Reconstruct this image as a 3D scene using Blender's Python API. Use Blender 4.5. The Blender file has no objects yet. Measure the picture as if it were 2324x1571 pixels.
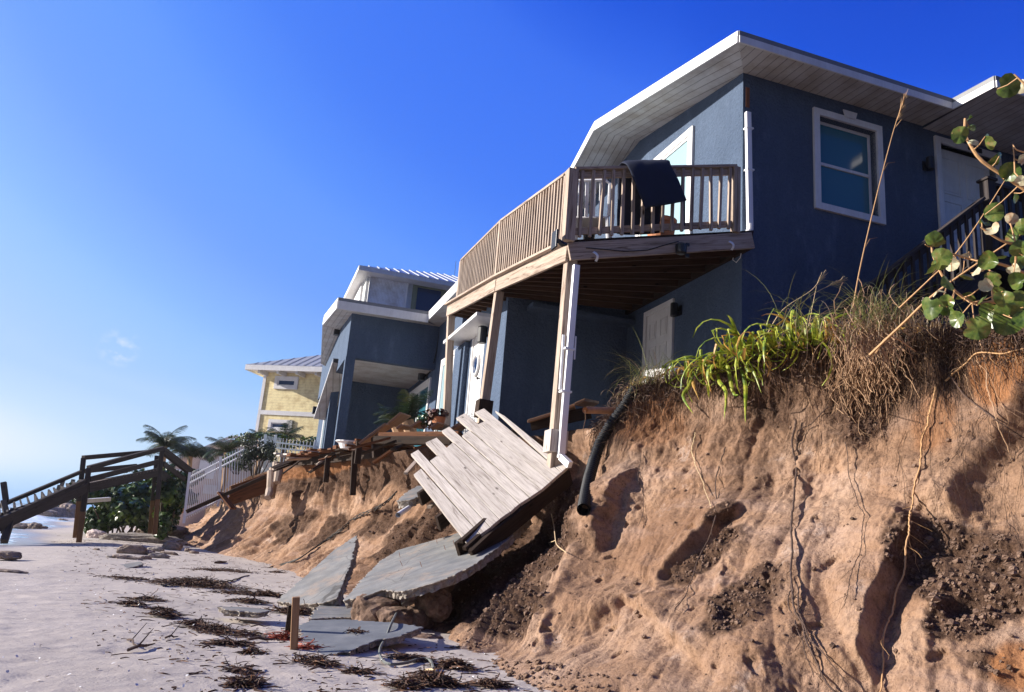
import bpy, math, random
import numpy as np
from mathutils import Vector, Matrix
from mathutils.bvhtree import BVHTree
random.seed(7); RNG = np.random.default_rng(7)
SC = bpy.context.scene; COL = SC.collection
rad = math.radians
# ------------------------------------------------------------------ camera
FOC = 1776.0; ICX, ICY = 1162.0, 785.5
ROLL = math.atan2(568, 7085); cr, sr = math.cos(ROLL), math.sin(ROLL)
PIT = math.atan(443.7/FOC); cp, sp = math.cos(PIT), math.sin(PIT)
cam_d = bpy.data.cameras.new('camera'); cam = bpy.data.objects.new('camera', cam_d); COL.objects.link(cam)
cam_d.sensor_width = 36; cam_d.lens = FOC/2324*36; cam_d.clip_start = .05; cam_d.clip_end = 6000
r0 = Vector((1,0,0)); u0 = Vector((0,-sp,cp)); fw = Vector((0,cp,sp))
Rv = cr*r0+sr*u0; Uv = -sr*r0+cr*u0
cam.matrix_world = Matrix(((Rv.x,Uv.x,-fw.x,0),(Rv.y,Uv.y,-fw.y,0),(Rv.z,Uv.z,-fw.z,0),(0,0,0,1)))
SC.camera = cam
# ------------------------------------------------------------------ sky and sun
SUN_EL, SUN_AZ = 20.0, 1.0        # azimuth: degrees ahead of straight left
ce = math.cos(rad(SUN_EL)); sdir = Vector((-math.cos(rad(SUN_AZ))*ce, math.sin(rad(SUN_AZ))*ce, math.sin(rad(SUN_EL))))
w = bpy.data.worlds.new('World'); SC.world = w; w.use_nodes = True
wn, wl = w.node_tree.nodes, w.node_tree.links
bg = wn['Background']; sky = wn.new('ShaderNodeTexSky'); sky.sky_type = 'NISHITA'; sky.sun_disc = False
sky.sun_elevation = rad(24); sky.sun_rotation = math.atan2(sdir.x, sdir.y)
sky.air_density = 1.0; sky.dust_density = 1.5; sky.ozone_density = 1.0; sky.altitude = 0
def wnode(t, ins={}, **kw):
    q = wn.new(t)
    for k, v in kw.items(): setattr(q, k, v)
    for k, v in ins.items():
        if isinstance(v, bpy.types.NodeSocket): wl.new(v, q.inputs[k])
        else: q.inputs[k].default_value = v
    return q
WM = lambda op, a, b=0, c=0, cl=False: wnode('ShaderNodeMath', {0: a, 1: b, 2: c}, operation=op, use_clamp=cl).outputs[0]
tcw = wnode('ShaderNodeTexCoord').outputs['Generated']; sx = wnode('ShaderNodeSeparateXYZ', {0: tcw}); zc = sx.outputs[2]; xc = sx.outputs[0]
lum = wnode('ShaderNodeRGBToBW', {0: sky.outputs[0]}).outputs[0]
low = WM('MULTIPLY', WM('SUBTRACT', .16, zc), 6.5, cl=True)          # sea spray whitens the lowest sky
lum = WM('MULTIPLY', lum, WM('MULTIPLY_ADD', low, .50, WM('SUBTRACT', 1.0, WM('MULTIPLY', WM('SUBTRACT', xc, .15, cl=True), .45))))
rp = wnode('ShaderNodeValToRGB', {0: WM('MULTIPLY', lum, .12)}); rp.color_ramp.interpolation = 'CARDINAL'; els = rp.color_ramp.elements
stops = [(.9,(14,60,190)),(1.2,(24,76,208)),(1.37,(36,92,226)),(1.5,(60,115,242)),(1.95,(78,134,251)),(2.3,(100,155,255)),(2.94,(122,171,255)),(3.6,(150,196,255)),(4.6,(176,211,255)),(5.3,(184,216,255)),(6.6,(208,231,255)),(8.0,(244,249,255))]
lin = lambda c: (c/255/12.92) if c/255 <= .04045 else ((c/255+.055)/1.055)**2.4
els[0].position = stops[0][0]*.12; els[-1].position = stops[-1][0]*.12
for p, c in stops[1:-1]: els.new(p*.12)
for p, c in stops: min(els, key=lambda e: abs(e.position-p*.12)).color = (*[lin(q) for q in c], 1)
# one wisp of cloud low on the left
cn = wnode('ShaderNodeTexNoise', {'Vector': wnode('ShaderNodeMapping', {'Vector': tcw, 'Scale': (1,1,1.6)}).outputs[0], 'Scale': 60, 'Detail': 5, 'Roughness': .6}).outputs['Fac']
CL = (-.4472, .8762, .1796)
dv = wnode('ShaderNodeVectorMath', {0: tcw, 1: CL}, operation='DISTANCE').outputs['Value']
cm = WM('MULTIPLY', WM('MULTIPLY_ADD', dv, -40, 1.0, cl=True), WM('MULTIPLY_ADD', cn, 5, -2.4, cl=True))
cmx = wnode('ShaderNodeMix', {0: WM('MULTIPLY', cm, .8), 6: rp.outputs[0], 7: (.85,.9,1,1)}, data_type='RGBA').outputs[2]
yb = WM('MULTIPLY', WM('MULTIPLY_ADD', WM('MULTIPLY', sx.outputs[1], -2.2, cl=True), -5.0, 8.0), WM('MULTIPLY_ADD', WM('MULTIPLY', zc, -14, cl=True), -.93, 1.0))      # dims unseen sky behind the camera and below the horizon to deepen shade
sc8 = wnode('ShaderNodeMix', {0: 1.0, 6: cmx, 7: yb}, data_type='RGBA', blend_type='MULTIPLY').outputs[2]
wl.new(sc8, bg.inputs[0]); bg.inputs[1].default_value = .065
sl = bpy.data.lights.new('sun','SUN'); sl.energy = 5.0; sl.angle = rad(.5); sl.color = (1,.93,.85)
so = bpy.data.objects.new('sun', sl); COL.objects.link(so); so.location = (-30,0,30)
so.rotation_euler = (-sdir).to_track_quat('-Z','Y').to_euler()
SC.view_settings.view_transform = 'Standard'; SC.view_settings.look = 'None'; SC.view_settings.exposure = .95; SC.view_settings.gamma = 1
# ------------------------------------------------------------------ sight lines of the survey (pixels of a 2324 px wide picture -> world)
def ray(x, y):
    dx, dy = x-ICX, ICY-y
    up = sr*dx+cr*dy; r = cr*dx-sr*dy
    z = up*cp+FOC*sp; f = FOC*cp-up*sp
    return Vector((r/f, 1, z/f))
def at(x, y, F): return ray(x, y)*F
def atz(x, y, z): r = ray(x, y); return r*(z/r.z)
def proj(P):
    up = P[...,2]*cp-P[...,1]*sp; d = P[...,1]*cp+P[...,2]*sp
    u = up/d*FOC; r = P[...,0]/d*FOC
    return ICX+cr*r+sr*u, ICY-(-sr*r+cr*u)
YAW = rad(17.834); UX = Vector((math.cos(YAW), math.sin(YAW), 0)); UY = Vector((-math.sin(YAW), math.cos(YAW), 0)); UZ = Vector((0,0,1))
C0 = Vector((3.215, 10.6, 0))
def W(a, b, z): return C0+UX*a+UY*b+UZ*z
def onb(x, y, b): r = ray(x, y); return r*((C0.dot(UY)+b)/r.dot(UY))
def ona(x, y, a): r = ray(x, y); return r*((C0.dot(UX)+a)/r.dot(UX))
class Plane:
    def __init__(s, p, q, r): s.p = p; s.n = (q-p).cross(r-p).normalized(); s.n = s.n if s.n.dot(p) < 0 else -s.n
    def hit(s, x, y): r = ray(x, y); return r*(s.p.dot(s.n)/r.dot(s.n))
# ------------------------------------------------------------------ numpy noise
def _h(i, j, k, seed):
    n = (i*374761393+j*668265263+k*2147483647+seed*974711) & 0xffffffff
    n = ((n ^ (n >> 13))*1274126177) & 0xffffffff
    n = ((n ^ (n >> 15))*2246822519) & 0xffffffff
    return ((n ^ (n >> 16)) & 0xffff)/32767.5-1
def vnoise(P, seed=0):
    P = np.asarray(P, float); fl = np.floor(P); I = fl.astype(np.int64); t = P-fl; t = t*t*t*(t*(t*6-15)+10)
    x, y, z = I[...,0], I[...,1], I[...,2]; o = 0
    for a in (0,1):
        for b in (0,1):
            for c in (0,1):
                wgt = (t[...,0] if a else 1-t[...,0])*(t[...,1] if b else 1-t[...,1])*(t[...,2] if c else 1-t[...,2])
                o = o+wgt*_h(x+a, y+b, z+c, seed)
    return o
def fbm(P, oct=4, seed=0, gain=.5, ridge=False):
    o = 0; amp = 1; P = np.asarray(P, float)
    for i in range(oct):
        v = vnoise(P*(2.03**i)+i*17.3, seed+i*7)
        if ridge: v = 1-2*abs(v)
        o = o+amp*v; amp *= gain
    return o
# ------------------------------------------------------------------ materials
def srgb(r, g, b):
    f = lambda c: (c/255/12.92) if c/255 <= .04045 else ((c/255+.055)/1.055)**2.4
    return (f(r), f(g), f(b), 1)
MATS = {}
class NT:
    def __init__(s, name):
        s.m = bpy.data.materials.new(name); s.m.use_nodes = True; s.t = s.m.node_tree; s.b = s.t.nodes['Principled BSDF']; MATS[name] = s.m
    def n(s, typ, ins={}, **kw):
        q = s.t.nodes.new(typ)
        for k, v in kw.items(): setattr(q, k, v)
        for k, v in ins.items():
            if isinstance(v, bpy.types.NodeSocket): s.t.links.new(v, q.inputs[k])
            else: q.inputs[k].default_value = v
        return q
    def set(s, **kw):
        for k, v in kw.items():
            k = k.replace('_', ' ')
            if isinstance(v, bpy.types.NodeSocket): s.t.links.new(v, s.b.inputs[k])
            else: s.b.inputs[k].default_value = v
    def lc(s, sc=(1,1,1)):
        a = s.n('ShaderNodeAttribute', attribute_name='lc'); return s.n('ShaderNodeMapping', {'Vector': a.outputs['Vector'], 'Scale': sc}).outputs[0]
    def obj(s, sc=(1,1,1)):
        a = s.n('ShaderNodeNewGeometry'); return s.n('ShaderNodeMapping', {'Vector': a.outputs['Position'], 'Scale': sc}).outputs[0]
    def noise(s, vec, scale, detail=4, rough=.55, dist=0):
        return s.n('ShaderNodeTexNoise', {'Vector': vec, 'Scale': scale, 'Detail': detail, 'Roughness': rough, 'Distortion': dist}).outputs['Fac']
    def ramp(s, fac, stops):
        q = s.n('ShaderNodeValToRGB', {'Fac': fac}); e = q.color_ramp.elements
        e[0].position = stops[0][0]; e[-1].position = stops[-1][0]
        for p, c in stops[1:-1]: e.new(p)
        for p, c in stops: min(e, key=lambda el: abs(el.position-p)).color = c if len(c) == 4 else (*c, 1)
        return q.outputs[0]
    def mix(s, fac, a, b, mode='MIX'):
        q = s.n('ShaderNodeMix', data_type='RGBA', blend_type=mode)
        for i, v in ((0, fac), (6, a), (7, b)):
            if isinstance(v, bpy.types.NodeSocket): s.t.links.new(v, q.inputs[i])
            else: q.inputs[i].default_value = v
        return q.outputs[2]
    def math(s, op, a, b=0, clamp=False):
        q = s.n('ShaderNodeMath', operation=op, use_clamp=clamp)
        for i, v in ((0, a), (1, b)):
            if isinstance(v, bpy.types.NodeSocket): s.t.links.new(v, q.inputs[i])
            else: q.inputs[i].default_value = v
        return q.outputs[0]
    def bump(s, h, strength=.5, dist=.01, prev=None):
        q = s.n('ShaderNodeBump', {'Height': h, 'Strength': strength, 'Distance': dist})
        if prev is not None: s.t.links.new(prev, q.inputs['Normal'])
        return q.outputs[0]
    def attr(s, name): return s.n('ShaderNodeAttribute', attribute_name=name).outputs['Fac']
def wood(name, light, dark, rough=.8, knots=True, grey=None):
    m = NT(name); v = m.lc((1.2,22,22)); g = m.noise(v, 1.0, 6, .65, 1.2)
    base = m.noise(m.lc((.25,1.5,1.5)), 1.3, 3)
    c = m.ramp(g, [(.3, dark), (.48, light), (.75, tuple(min(1,x*1.15) for x in light))])
    c = m.mix(m.math('MULTIPLY', base, .7), c, grey or tuple(x*.55 for x in light)+(1,), 'MIX') if grey else m.mix(.6, c, m.ramp(base, [(.3,(.62,.6,.58)),(.7,(1,1,1))]), 'MULTIPLY')
    v2 = m.lc((3,60,60)); f = m.noise(v2, 1, 3, .6)
    c = m.mix(.45, c, m.ramp(f, [(.35,(.55,.5,.46)),(.6,(1,1,1))]), 'MULTIPLY')
    if knots:
        vo = m.n('ShaderNodeTexVoronoi', {'Vector': m.lc((2.2,6,6)), 'Scale': 1.0}).outputs['Distance']
        c = m.mix(m.ramp(vo, [(.05,(1,1,1)),(.12,(0,0,0))]), c, (*[x*.5 for x in dark], 1))
    m.set(Base_Color=c, Roughness=rough, Normal=m.bump(g, .5, .004, m.bump(f, .4, .002))); m.b.inputs['Specular IOR Level'].default_value = .12; return m.m
wood('wood_weathered', (.47,.38,.31), (.15,.10,.07)); wood('wood_deck_white', (.56,.51,.465), (.27,.23,.20), .7)
wood('wood_brown', (.15,.065,.032), (.045,.022,.014)); wood('wood_dark', (.045,.030,.022), (.018,.012,.010)); wood('wood_fresh', (.36,.22,.13), (.18,.10,.055))
wood('wood_grey', (.062,.052,.050), (.030,.025,.024)); wood('wood_post_low', (.20,.11,.06), (.09,.05,.03))
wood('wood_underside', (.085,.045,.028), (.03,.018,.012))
def stucco(name, col, s=1.0):
    m = NT(name); p = m.obj()
    n1 = m.noise(p, 38, 3, .6, .8); vo = m.n('ShaderNodeTexVoronoi', {'Vector': p, 'Scale': 19, 'Randomness': 1}, feature='SMOOTH_F1').outputs['Distance']
    big = m.noise(p, .9, 4); st = m.noise(m.obj((3,3,.7)), 1, 4)
    c = m.mix(m.ramp(big, [(.35,(0,0,0)),(.7,(.5,.5,.5))]), (*col, 1), (*[min(1,x*1.25+.01) for x in col], 1))
    c = m.mix(.35, c, m.ramp(st, [(.3,(.62,.63,.64)),(.6,(1,1,1))]), 'MULTIPLY'); c = m.mix(m.ramp(m.noise(m.obj((2.5,2.5,.9)), 1.3, 6, .7), [(.56,(0,0,0)),(.74,(.30,.30,.30))]), c, (*[min(1,x*1.9+.05) for x in col], 1))
    c = m.mix(.5, c, m.ramp(n1, [(.35,(.6,.62,.65)),(.55,(1,1,1))]), 'MULTIPLY')
    m.set(Base_Color=c, Roughness=.85, Normal=m.bump(m.math('ADD', n1, m.math('MULTIPLY', vo, .8)), .95*s, .022)); m.b.inputs['Specular IOR Level'].default_value = .2; return m.m
stucco('stucco_blue', (.076,.108,.168)); stucco('stucco_grey', (.62,.62,.60), .3); stucco('stucco_pink', (.62,.50,.45), .3); stucco('stucco_white', (.74,.73,.72), .3)
def plain(name, col, rough=.5, var=.25, sc=3, metal=0, bump=.1, spec=None):
    m = NT(name); n = m.noise(m.obj(), sc, 5, .6); n2 = m.noise(m.obj((8,8,1)), sc, 4)
    c = m.mix(var, (*col, 1), m.mix(1, m.ramp(n, [(.35,(.55,.52,.5)),(.6,(1,1,1))]), m.ramp(n2, [(.3,(.6,.58,.55)),(.55,(1,1,1))]), 'MULTIPLY'), 'MULTIPLY')
    m.set(Base_Color=c, Roughness=rough, Metallic=metal, Normal=m.bump(m.noise(m.obj(), 60, 3), bump, .004))
    if spec is not None: m.b.inputs['Specular IOR Level'].default_value = spec
    return m
plain('white_trim', (.72,.71,.70), .45); plain('white_pvc', (.82,.82,.83), .3, .12); plain('white_metal', (.80,.81,.83), .4, .1)
plain('black_metal', (.012,.012,.014), .4, .1); plain('black_plastic', (.010,.010,.011), .5, .3, 8, spec=.25); plain('grey_trim', (.20,.205,.21), .6)
plain('navy_cloth', (.006,.011,.032), .9, .3, 6, 0, .3); plain('green_trim', (.22,.24,.15), .6); plain('roof_grey', (.33,.34,.36), .5, .3, 4); plain('roof_shingle', (.16,.16,.17), .9, .3, 20)
plain('cable_black', (.02,.017,.015), .7); plain('cable_grey', (.13,.135,.12), .6); plain('brown_pipe', (.42,.24,.14), .7, .5, 12); plain('red_leaf', (.10,.035,.02), .5); plain('clay_pot', (.45,.18,.08), .8)
plain('root_pale', (.40,.25,.145), .9, .4, 20); plain('root_dark', (.085,.050,.035), .9, .4, 20); plain('straw', (.62,.46,.26), .8, .4, 10); plain('stalk', (.50,.29,.13), .7, .4, 10); plain('rust', (.2,.07,.03), .8)
def leafm(name, cols, sc=6, rough=.45, trans=.25):
    m = NT(name); n = m.noise(m.obj(), sc, 3, .7)
    k = len(cols); c = m.ramp(n, [(.32+.36*i/max(1,k-1), q) for i, q in enumerate(cols)])
    m.set(Base_Color=c, Roughness=rough)
    tr = m.n('ShaderNodeBsdfTranslucent', {'Color': c}); mx = m.n('ShaderNodeMixShader', {0: trans, 1: m.b.outputs[0], 2: tr.outputs[0]})
    m.t.links.new(mx.outputs[0], m.t.nodes['Material Output'].inputs[0]); return m.m
leafm('leaf_lily', [(.06,.12,.015),(.19,.27,.02),(.42,.43,.05),(.16,.22,.02)], 7); leafm('leaf_dry', [(.45,.18,.03),(.55,.34,.08),(.3,.13,.04)], 9)
leafm('leaf_bush', [(.012,.03,.008),(.035,.075,.012),(.13,.19,.02)], 1.5, .35, .15); leafm('leaf_olive', [(.025,.035,.02),(.06,.07,.035)], 2)
leafm('leaf_palm', [(.010,.028,.012),(.03,.055,.018),(.09,.09,.035)], 2, .4); leafm('grass_green', [(.10,.13,.03),(.25,.25,.09)], 5); leafm('grass_dry', [(.50,.38,.22),(.30,.20,.11),(.62,.52,.34)], 6)
m = NT('leaf_grape'); n = m.noise(m.obj(), 14, 4, .7)
c = m.ramp(n, [(.30,(.025,.05,.01)),(.46,(.07,.115,.018)),(.60,(.14,.17,.035)),(.72,(.24,.11,.045))])
ve = m.n('ShaderNodeTexWave', {'Vector': m.lc(), 'Scale': 3.0, 'Distortion': 1.5}, bands_direction='X').outputs['Fac']
c = m.mix(m.ramp(ve, [(.0,(.3,.3,.3)),(.05,(0,0,0))]), c, (.20,.22,.08,1))
m.set(Base_Color=c, Roughness=.32); tr = m.n('ShaderNodeBsdfTranslucent', {'Color': c}); mx = m.n('ShaderNodeMixShader', {0: .25, 1: m.b.outputs[0], 2: tr.outputs[0]}); m.t.links.new(mx.outputs[0], m.t.nodes['Material Output'].inputs[0])
leafm('leaf_pale', [(.30,.33,.20),(.50,.46,.30),(.38,.22,.12)], 12, .5, .2)
def soffit(name, col, k):
    m = NT(name); a = m.n('ShaderNodeAttribute', attribute_name='lc'); s = m.n('ShaderNodeSeparateXYZ', {0: a.outputs['Vector']})
    lo = .7 if 'siding' in name else .25; f = m.math('FRACT', m.math('MULTIPLY', s.outputs[1], k)); d = m.ramp(f, [(0,(lo,lo,lo)),(.07,(1,1,1)),(.93,(1,1,1)),(1,(lo,lo,lo))])
    dirt = m.ramp(m.noise(m.obj(), 2.5, 5, .65), [(.35,(.72,.66,.6)),(.6,(1,1,1))])
    c = m.mix(1, m.mix(1, (*col, 1), d, 'MULTIPLY'), dirt, 'MULTIPLY'); m.set(Base_Color=c, Roughness=.5, Normal=m.bump(d, .6, .01))
soffit('soffit', (.60,.585,.56), 7.0); soffit('siding_yellow', (.88,.75,.40), 5.5); soffit('shutter_white', (.80,.80,.83), 16); soffit('metal_roof_flat', (.42,.46,.52), .01)
m = NT('glass_teal'); m.set(Base_Color=(.045,.16,.21,1), Roughness=.08); m.b.inputs['Specular IOR Level'].default_value = .6
m = NT('glass_pale'); m.set(Base_Color=(.28,.40,.44,1), Roughness=.08)
m = NT('glass_navy'); m.set(Base_Color=(.01,.03,.09,1), Roughness=.05)
m = NT('metal_roof'); m.set(Base_Color=(.30,.35,.43,1), Metallic=.6, Roughness=.4)
m = NT('metal_seam'); m.set(Base_Color=(.50,.52,.56,1), Metallic=.3, Roughness=.45)
m = NT('concrete'); p = m.obj(); n = m.noise(p, 3.5, 6, .65); n2 = m.noise(p, 70, 3); st = m.noise(m.obj((1,5,5)), 1.6, 4, .6, .5)
c = m.ramp(n, [(.3,(.105,.11,.115)),(.5,(.165,.165,.163)),(.72,(.235,.225,.21))]); c = m.mix(.5, c, m.ramp(st, [(.4,(.75,.73,.70)),(.55,(1,1,1))]), 'MULTIPLY'); c = m.mix(m.ramp(m.noise(p, 2.4, 6, .75), [(.52,(0,0,0)),(.68,(.75,.75,.75))]), c, (.30,.215,.155,1)); ck = m.n('ShaderNodeTexVoronoi', {'Vector': m.n('ShaderNodeMix', {0: .12, 4: p, 5: m.n('ShaderNodeTexNoise', {'Vector': p, 'Scale': 3.0}).outputs['Color']}, data_type='VECTOR').outputs[1], 'Scale': 1.5}, feature='DISTANCE_TO_EDGE').outputs['Distance']; c = m.mix(m.ramp(ck, [(.002,(.8,.8,.8)),(.007,(0,0,0))]), c, (.04,.035,.03,1)); ag = m.n('ShaderNodeTexVoronoi', {'Vector': p, 'Scale': 55}).outputs['Distance']; c = m.mix(m.ramp(ag, [(.12,(.5,.5,.5)),(.25,(0,0,0))]), c, (.07,.065,.06,1))
m.set(Base_Color=c, Roughness=.85, Normal=m.bump(n2, .4, .003, m.bump(n, .5, .01)))
m = NT('concrete_dark'); n = m.noise(m.obj(), 4, 6, .65); m.set(Base_Color=m.ramp(n, [(.3,(.085,.092,.105)),(.55,(.13,.138,.15)),(.75,(.2,.2,.2))]), Roughness=.8, Normal=m.bump(n, .5, .01))
m = NT('concrete_edge'); n = m.noise(m.obj(), 18, 5, .7); m.set(Base_Color=m.ramp(n, [(.3,(.16,.12,.09)),(.55,(.34,.30,.26)),(.75,(.52,.48,.44))]), Roughness=.95, Normal=m.bump(n, 1, .03))
m = NT('rock'); n = m.noise(m.obj(), 5, 6, .7); m.set(Base_Color=m.ramp(n, [(.3,(.10,.075,.06)),(.5,(.25,.19,.15)),(.7,(.42,.33,.28))]), Roughness=.95, Normal=m.bump(n, 1, .05))
m = NT('seaweed'); n = m.noise(m.obj(), 25, 4, .7); m.set(Base_Color=m.ramp(n, [(.35,(.02,.012,.01)),(.55,(.09,.04,.02)),(.72,(.30,.13,.05))]), Roughness=.8)
m = NT('seaweed_red'); n = m.noise(m.obj(), 25, 4, .7); m.set(Base_Color=m.ramp(n, [(.35,(.08,.015,.01)),(.6,(.42,.08,.03))]), Roughness=.7)
# beach sand
m = NT('sand_beach'); p = m.obj(); big = m.noise(p, .35, 5, .6); med = m.noise(p, 3, 5, .65); fine = m.noise(p, 90, 4, .75); sh = m.noise(p, 260, 2, .8)
c = m.ramp(big, [(.3,(.41,.355,.31)),(.7,(.51,.445,.39))]); c = m.mix(.5, c, m.ramp(med, [(.35,(.80,.78,.77)),(.6,(1,1,1))]), 'MULTIPLY')
c = m.mix(.55, c, m.ramp(fine, [(.28,(.4,.38,.36)),(.45,(1,1,1))]), 'MULTIPLY'); 
vo = m.n('ShaderNodeTexVoronoi', {'Vector': p, 'Scale': 9}).outputs['Distance']; c = m.mix(m.ramp(vo, [(.035,(1,1,1)),(.06,(0,0,0))]), c, (.10,.06,.045,1))
vo = m.n('ShaderNodeTexVoronoi', {'Vector': m.obj((1.1,.9,1)), 'Scale': 14.3}).outputs['Distance']; c = m.mix(m.ramp(vo, [(.02,(1,1,1)),(.03,(0,0,0))]), c, (.75,.72,.7,1))
wet = m.attr('wet'); c = m.mix(wet, c, (.30,.27,.27,1))
m.set(Base_Color=c, Roughness=m.math('SUBTRACT', .95, m.math('MULTIPLY', wet, .65)), Normal=m.bump(sh, .35, .002, m.bump(fine, .5, .006, m.bump(med, .45, .05))))
# bluff: lit tan sand, brown humus where roots grow, slumped dark dirt, pale pink dry patches, shade painted under the boardwalk
m = NT('bluff_sand'); p = m.obj(); n1 = m.noise(p, 1.1, 5, .6, .3); n2 = m.noise(p, 4.5, 6, .7); fine = m.noise(p, 55, 5, .75); strat = m.noise(m.obj((.5,.5,3.2)), 1.4, 4, .6, .4)
c = m.ramp(n1, [(.28,(.25,.140,.082)),(.5,(.36,.222,.140)),(.72,(.46,.315,.225))])
c = m.mix(m.ramp(strat, [(.5,(0,0,0)),(.68,(.65,.65,.65))]), c, (.42,.285,.215,1))
c = m.mix(m.ramp(n2, [(.54,(0,0,0)),(.66,(.75,.75,.75))]), c, (.21,.13,.088,1))
pk = m.noise(m.obj((1,1,1)), 1.9, 6, .75); c = m.mix(m.ramp(pk, [(.60,(0,0,0)),(.68,(.75,.75,.75))]), c, (.50,.38,.31,1))
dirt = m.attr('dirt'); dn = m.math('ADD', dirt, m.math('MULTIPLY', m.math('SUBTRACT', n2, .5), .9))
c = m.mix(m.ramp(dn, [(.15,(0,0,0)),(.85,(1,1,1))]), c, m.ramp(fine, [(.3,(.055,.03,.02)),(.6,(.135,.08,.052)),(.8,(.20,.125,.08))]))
red = m.attr('red'); c = m.mix(m.math('MULTIPLY', red, .85, True), c, (.34,.15,.06,1))
tone = m.noise(m.obj((1,1,1.3)), .55, 5, .6); c = m.mix(.75, c, m.ramp(tone, [(.34,(.70,.66,.64)),(.56,(1,1,1))]), 'MULTIPLY')
mid = m.noise(p, 21, 4, .7, .4); c = m.mix(.55, c, m.ramp(mid, [(.34,(.52,.48,.45)),(.5,(1,1,1)),(.7,(1.12,1.1,1.08))]), 'MULTIPLY')
c = m.mix(.6, c, m.ramp(fine, [(.30,(.42,.38,.36)),(.5,(1,1,1))]), 'MULTIPLY')
spk = m.n('ShaderNodeTexVoronoi', {'Vector': m.obj((1,1,.55)), 'Scale': 42}).outputs['Distance']; sp2 = m.noise(p, 2.3, 3); spm = m.math('MULTIPLY', m.ramp(spk, [(.13,(1,1,1)),(.22,(0,0,0))]), m.ramp(sp2, [(.42,(0,0,0)),(.6,(.8,.8,.8))])); c = m.mix(spm, c, (.10,.055,.035,1))
grain = m.noise(p, 170, 3, .8)
pits = m.n('ShaderNodeTexVoronoi', {'Vector': m.obj((1,1,.7)), 'Scale': 17}).outputs['Distance']; pm = m.ramp(pits, [(.08,(0,0,0)),(.22,(1,1,1))])
m.set(Base_Color=c, Roughness=.97, Normal=m.bump(grain, .6, .004, m.bump(fine, .9, .014, m.bump(mid, .7, .03, m.bump(m.math('SUBTRACT', 1, spm), .6, .012, m.bump(n2, .5, .05))))))
m.b.inputs['Specular IOR Level'].default_value = .15
m = NT('bluff_crumb'); n = m.noise(m.obj(), 9, 4, .7); m.set(Base_Color=m.ramp(n, [(.3,(.06,.035,.022)),(.5,(.15,.09,.06)),(.72,(.30,.20,.14))]), Roughness=.97, Normal=m.bump(m.noise(m.obj(), 120, 3), .8, .006))
m = NT('sea_water'); p = m.obj(); foam = m.noise(m.obj((1,1.6,1)), .8, 6, .7); fo = m.attr('foam')
c = m.mix(m.ramp(m.math('ADD', foam, m.math('MULTIPLY', fo, .45)), [(.62,(0,0,0)),(.74,(1,1,1))]), (.20,.29,.36,1), (.85,.88,.92,1)); m.set(Base_Color=c, Roughness=.25, Normal=m.bump(m.noise(m.obj((1,.5,1)), 2.5, 4), .5, .15))
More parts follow.
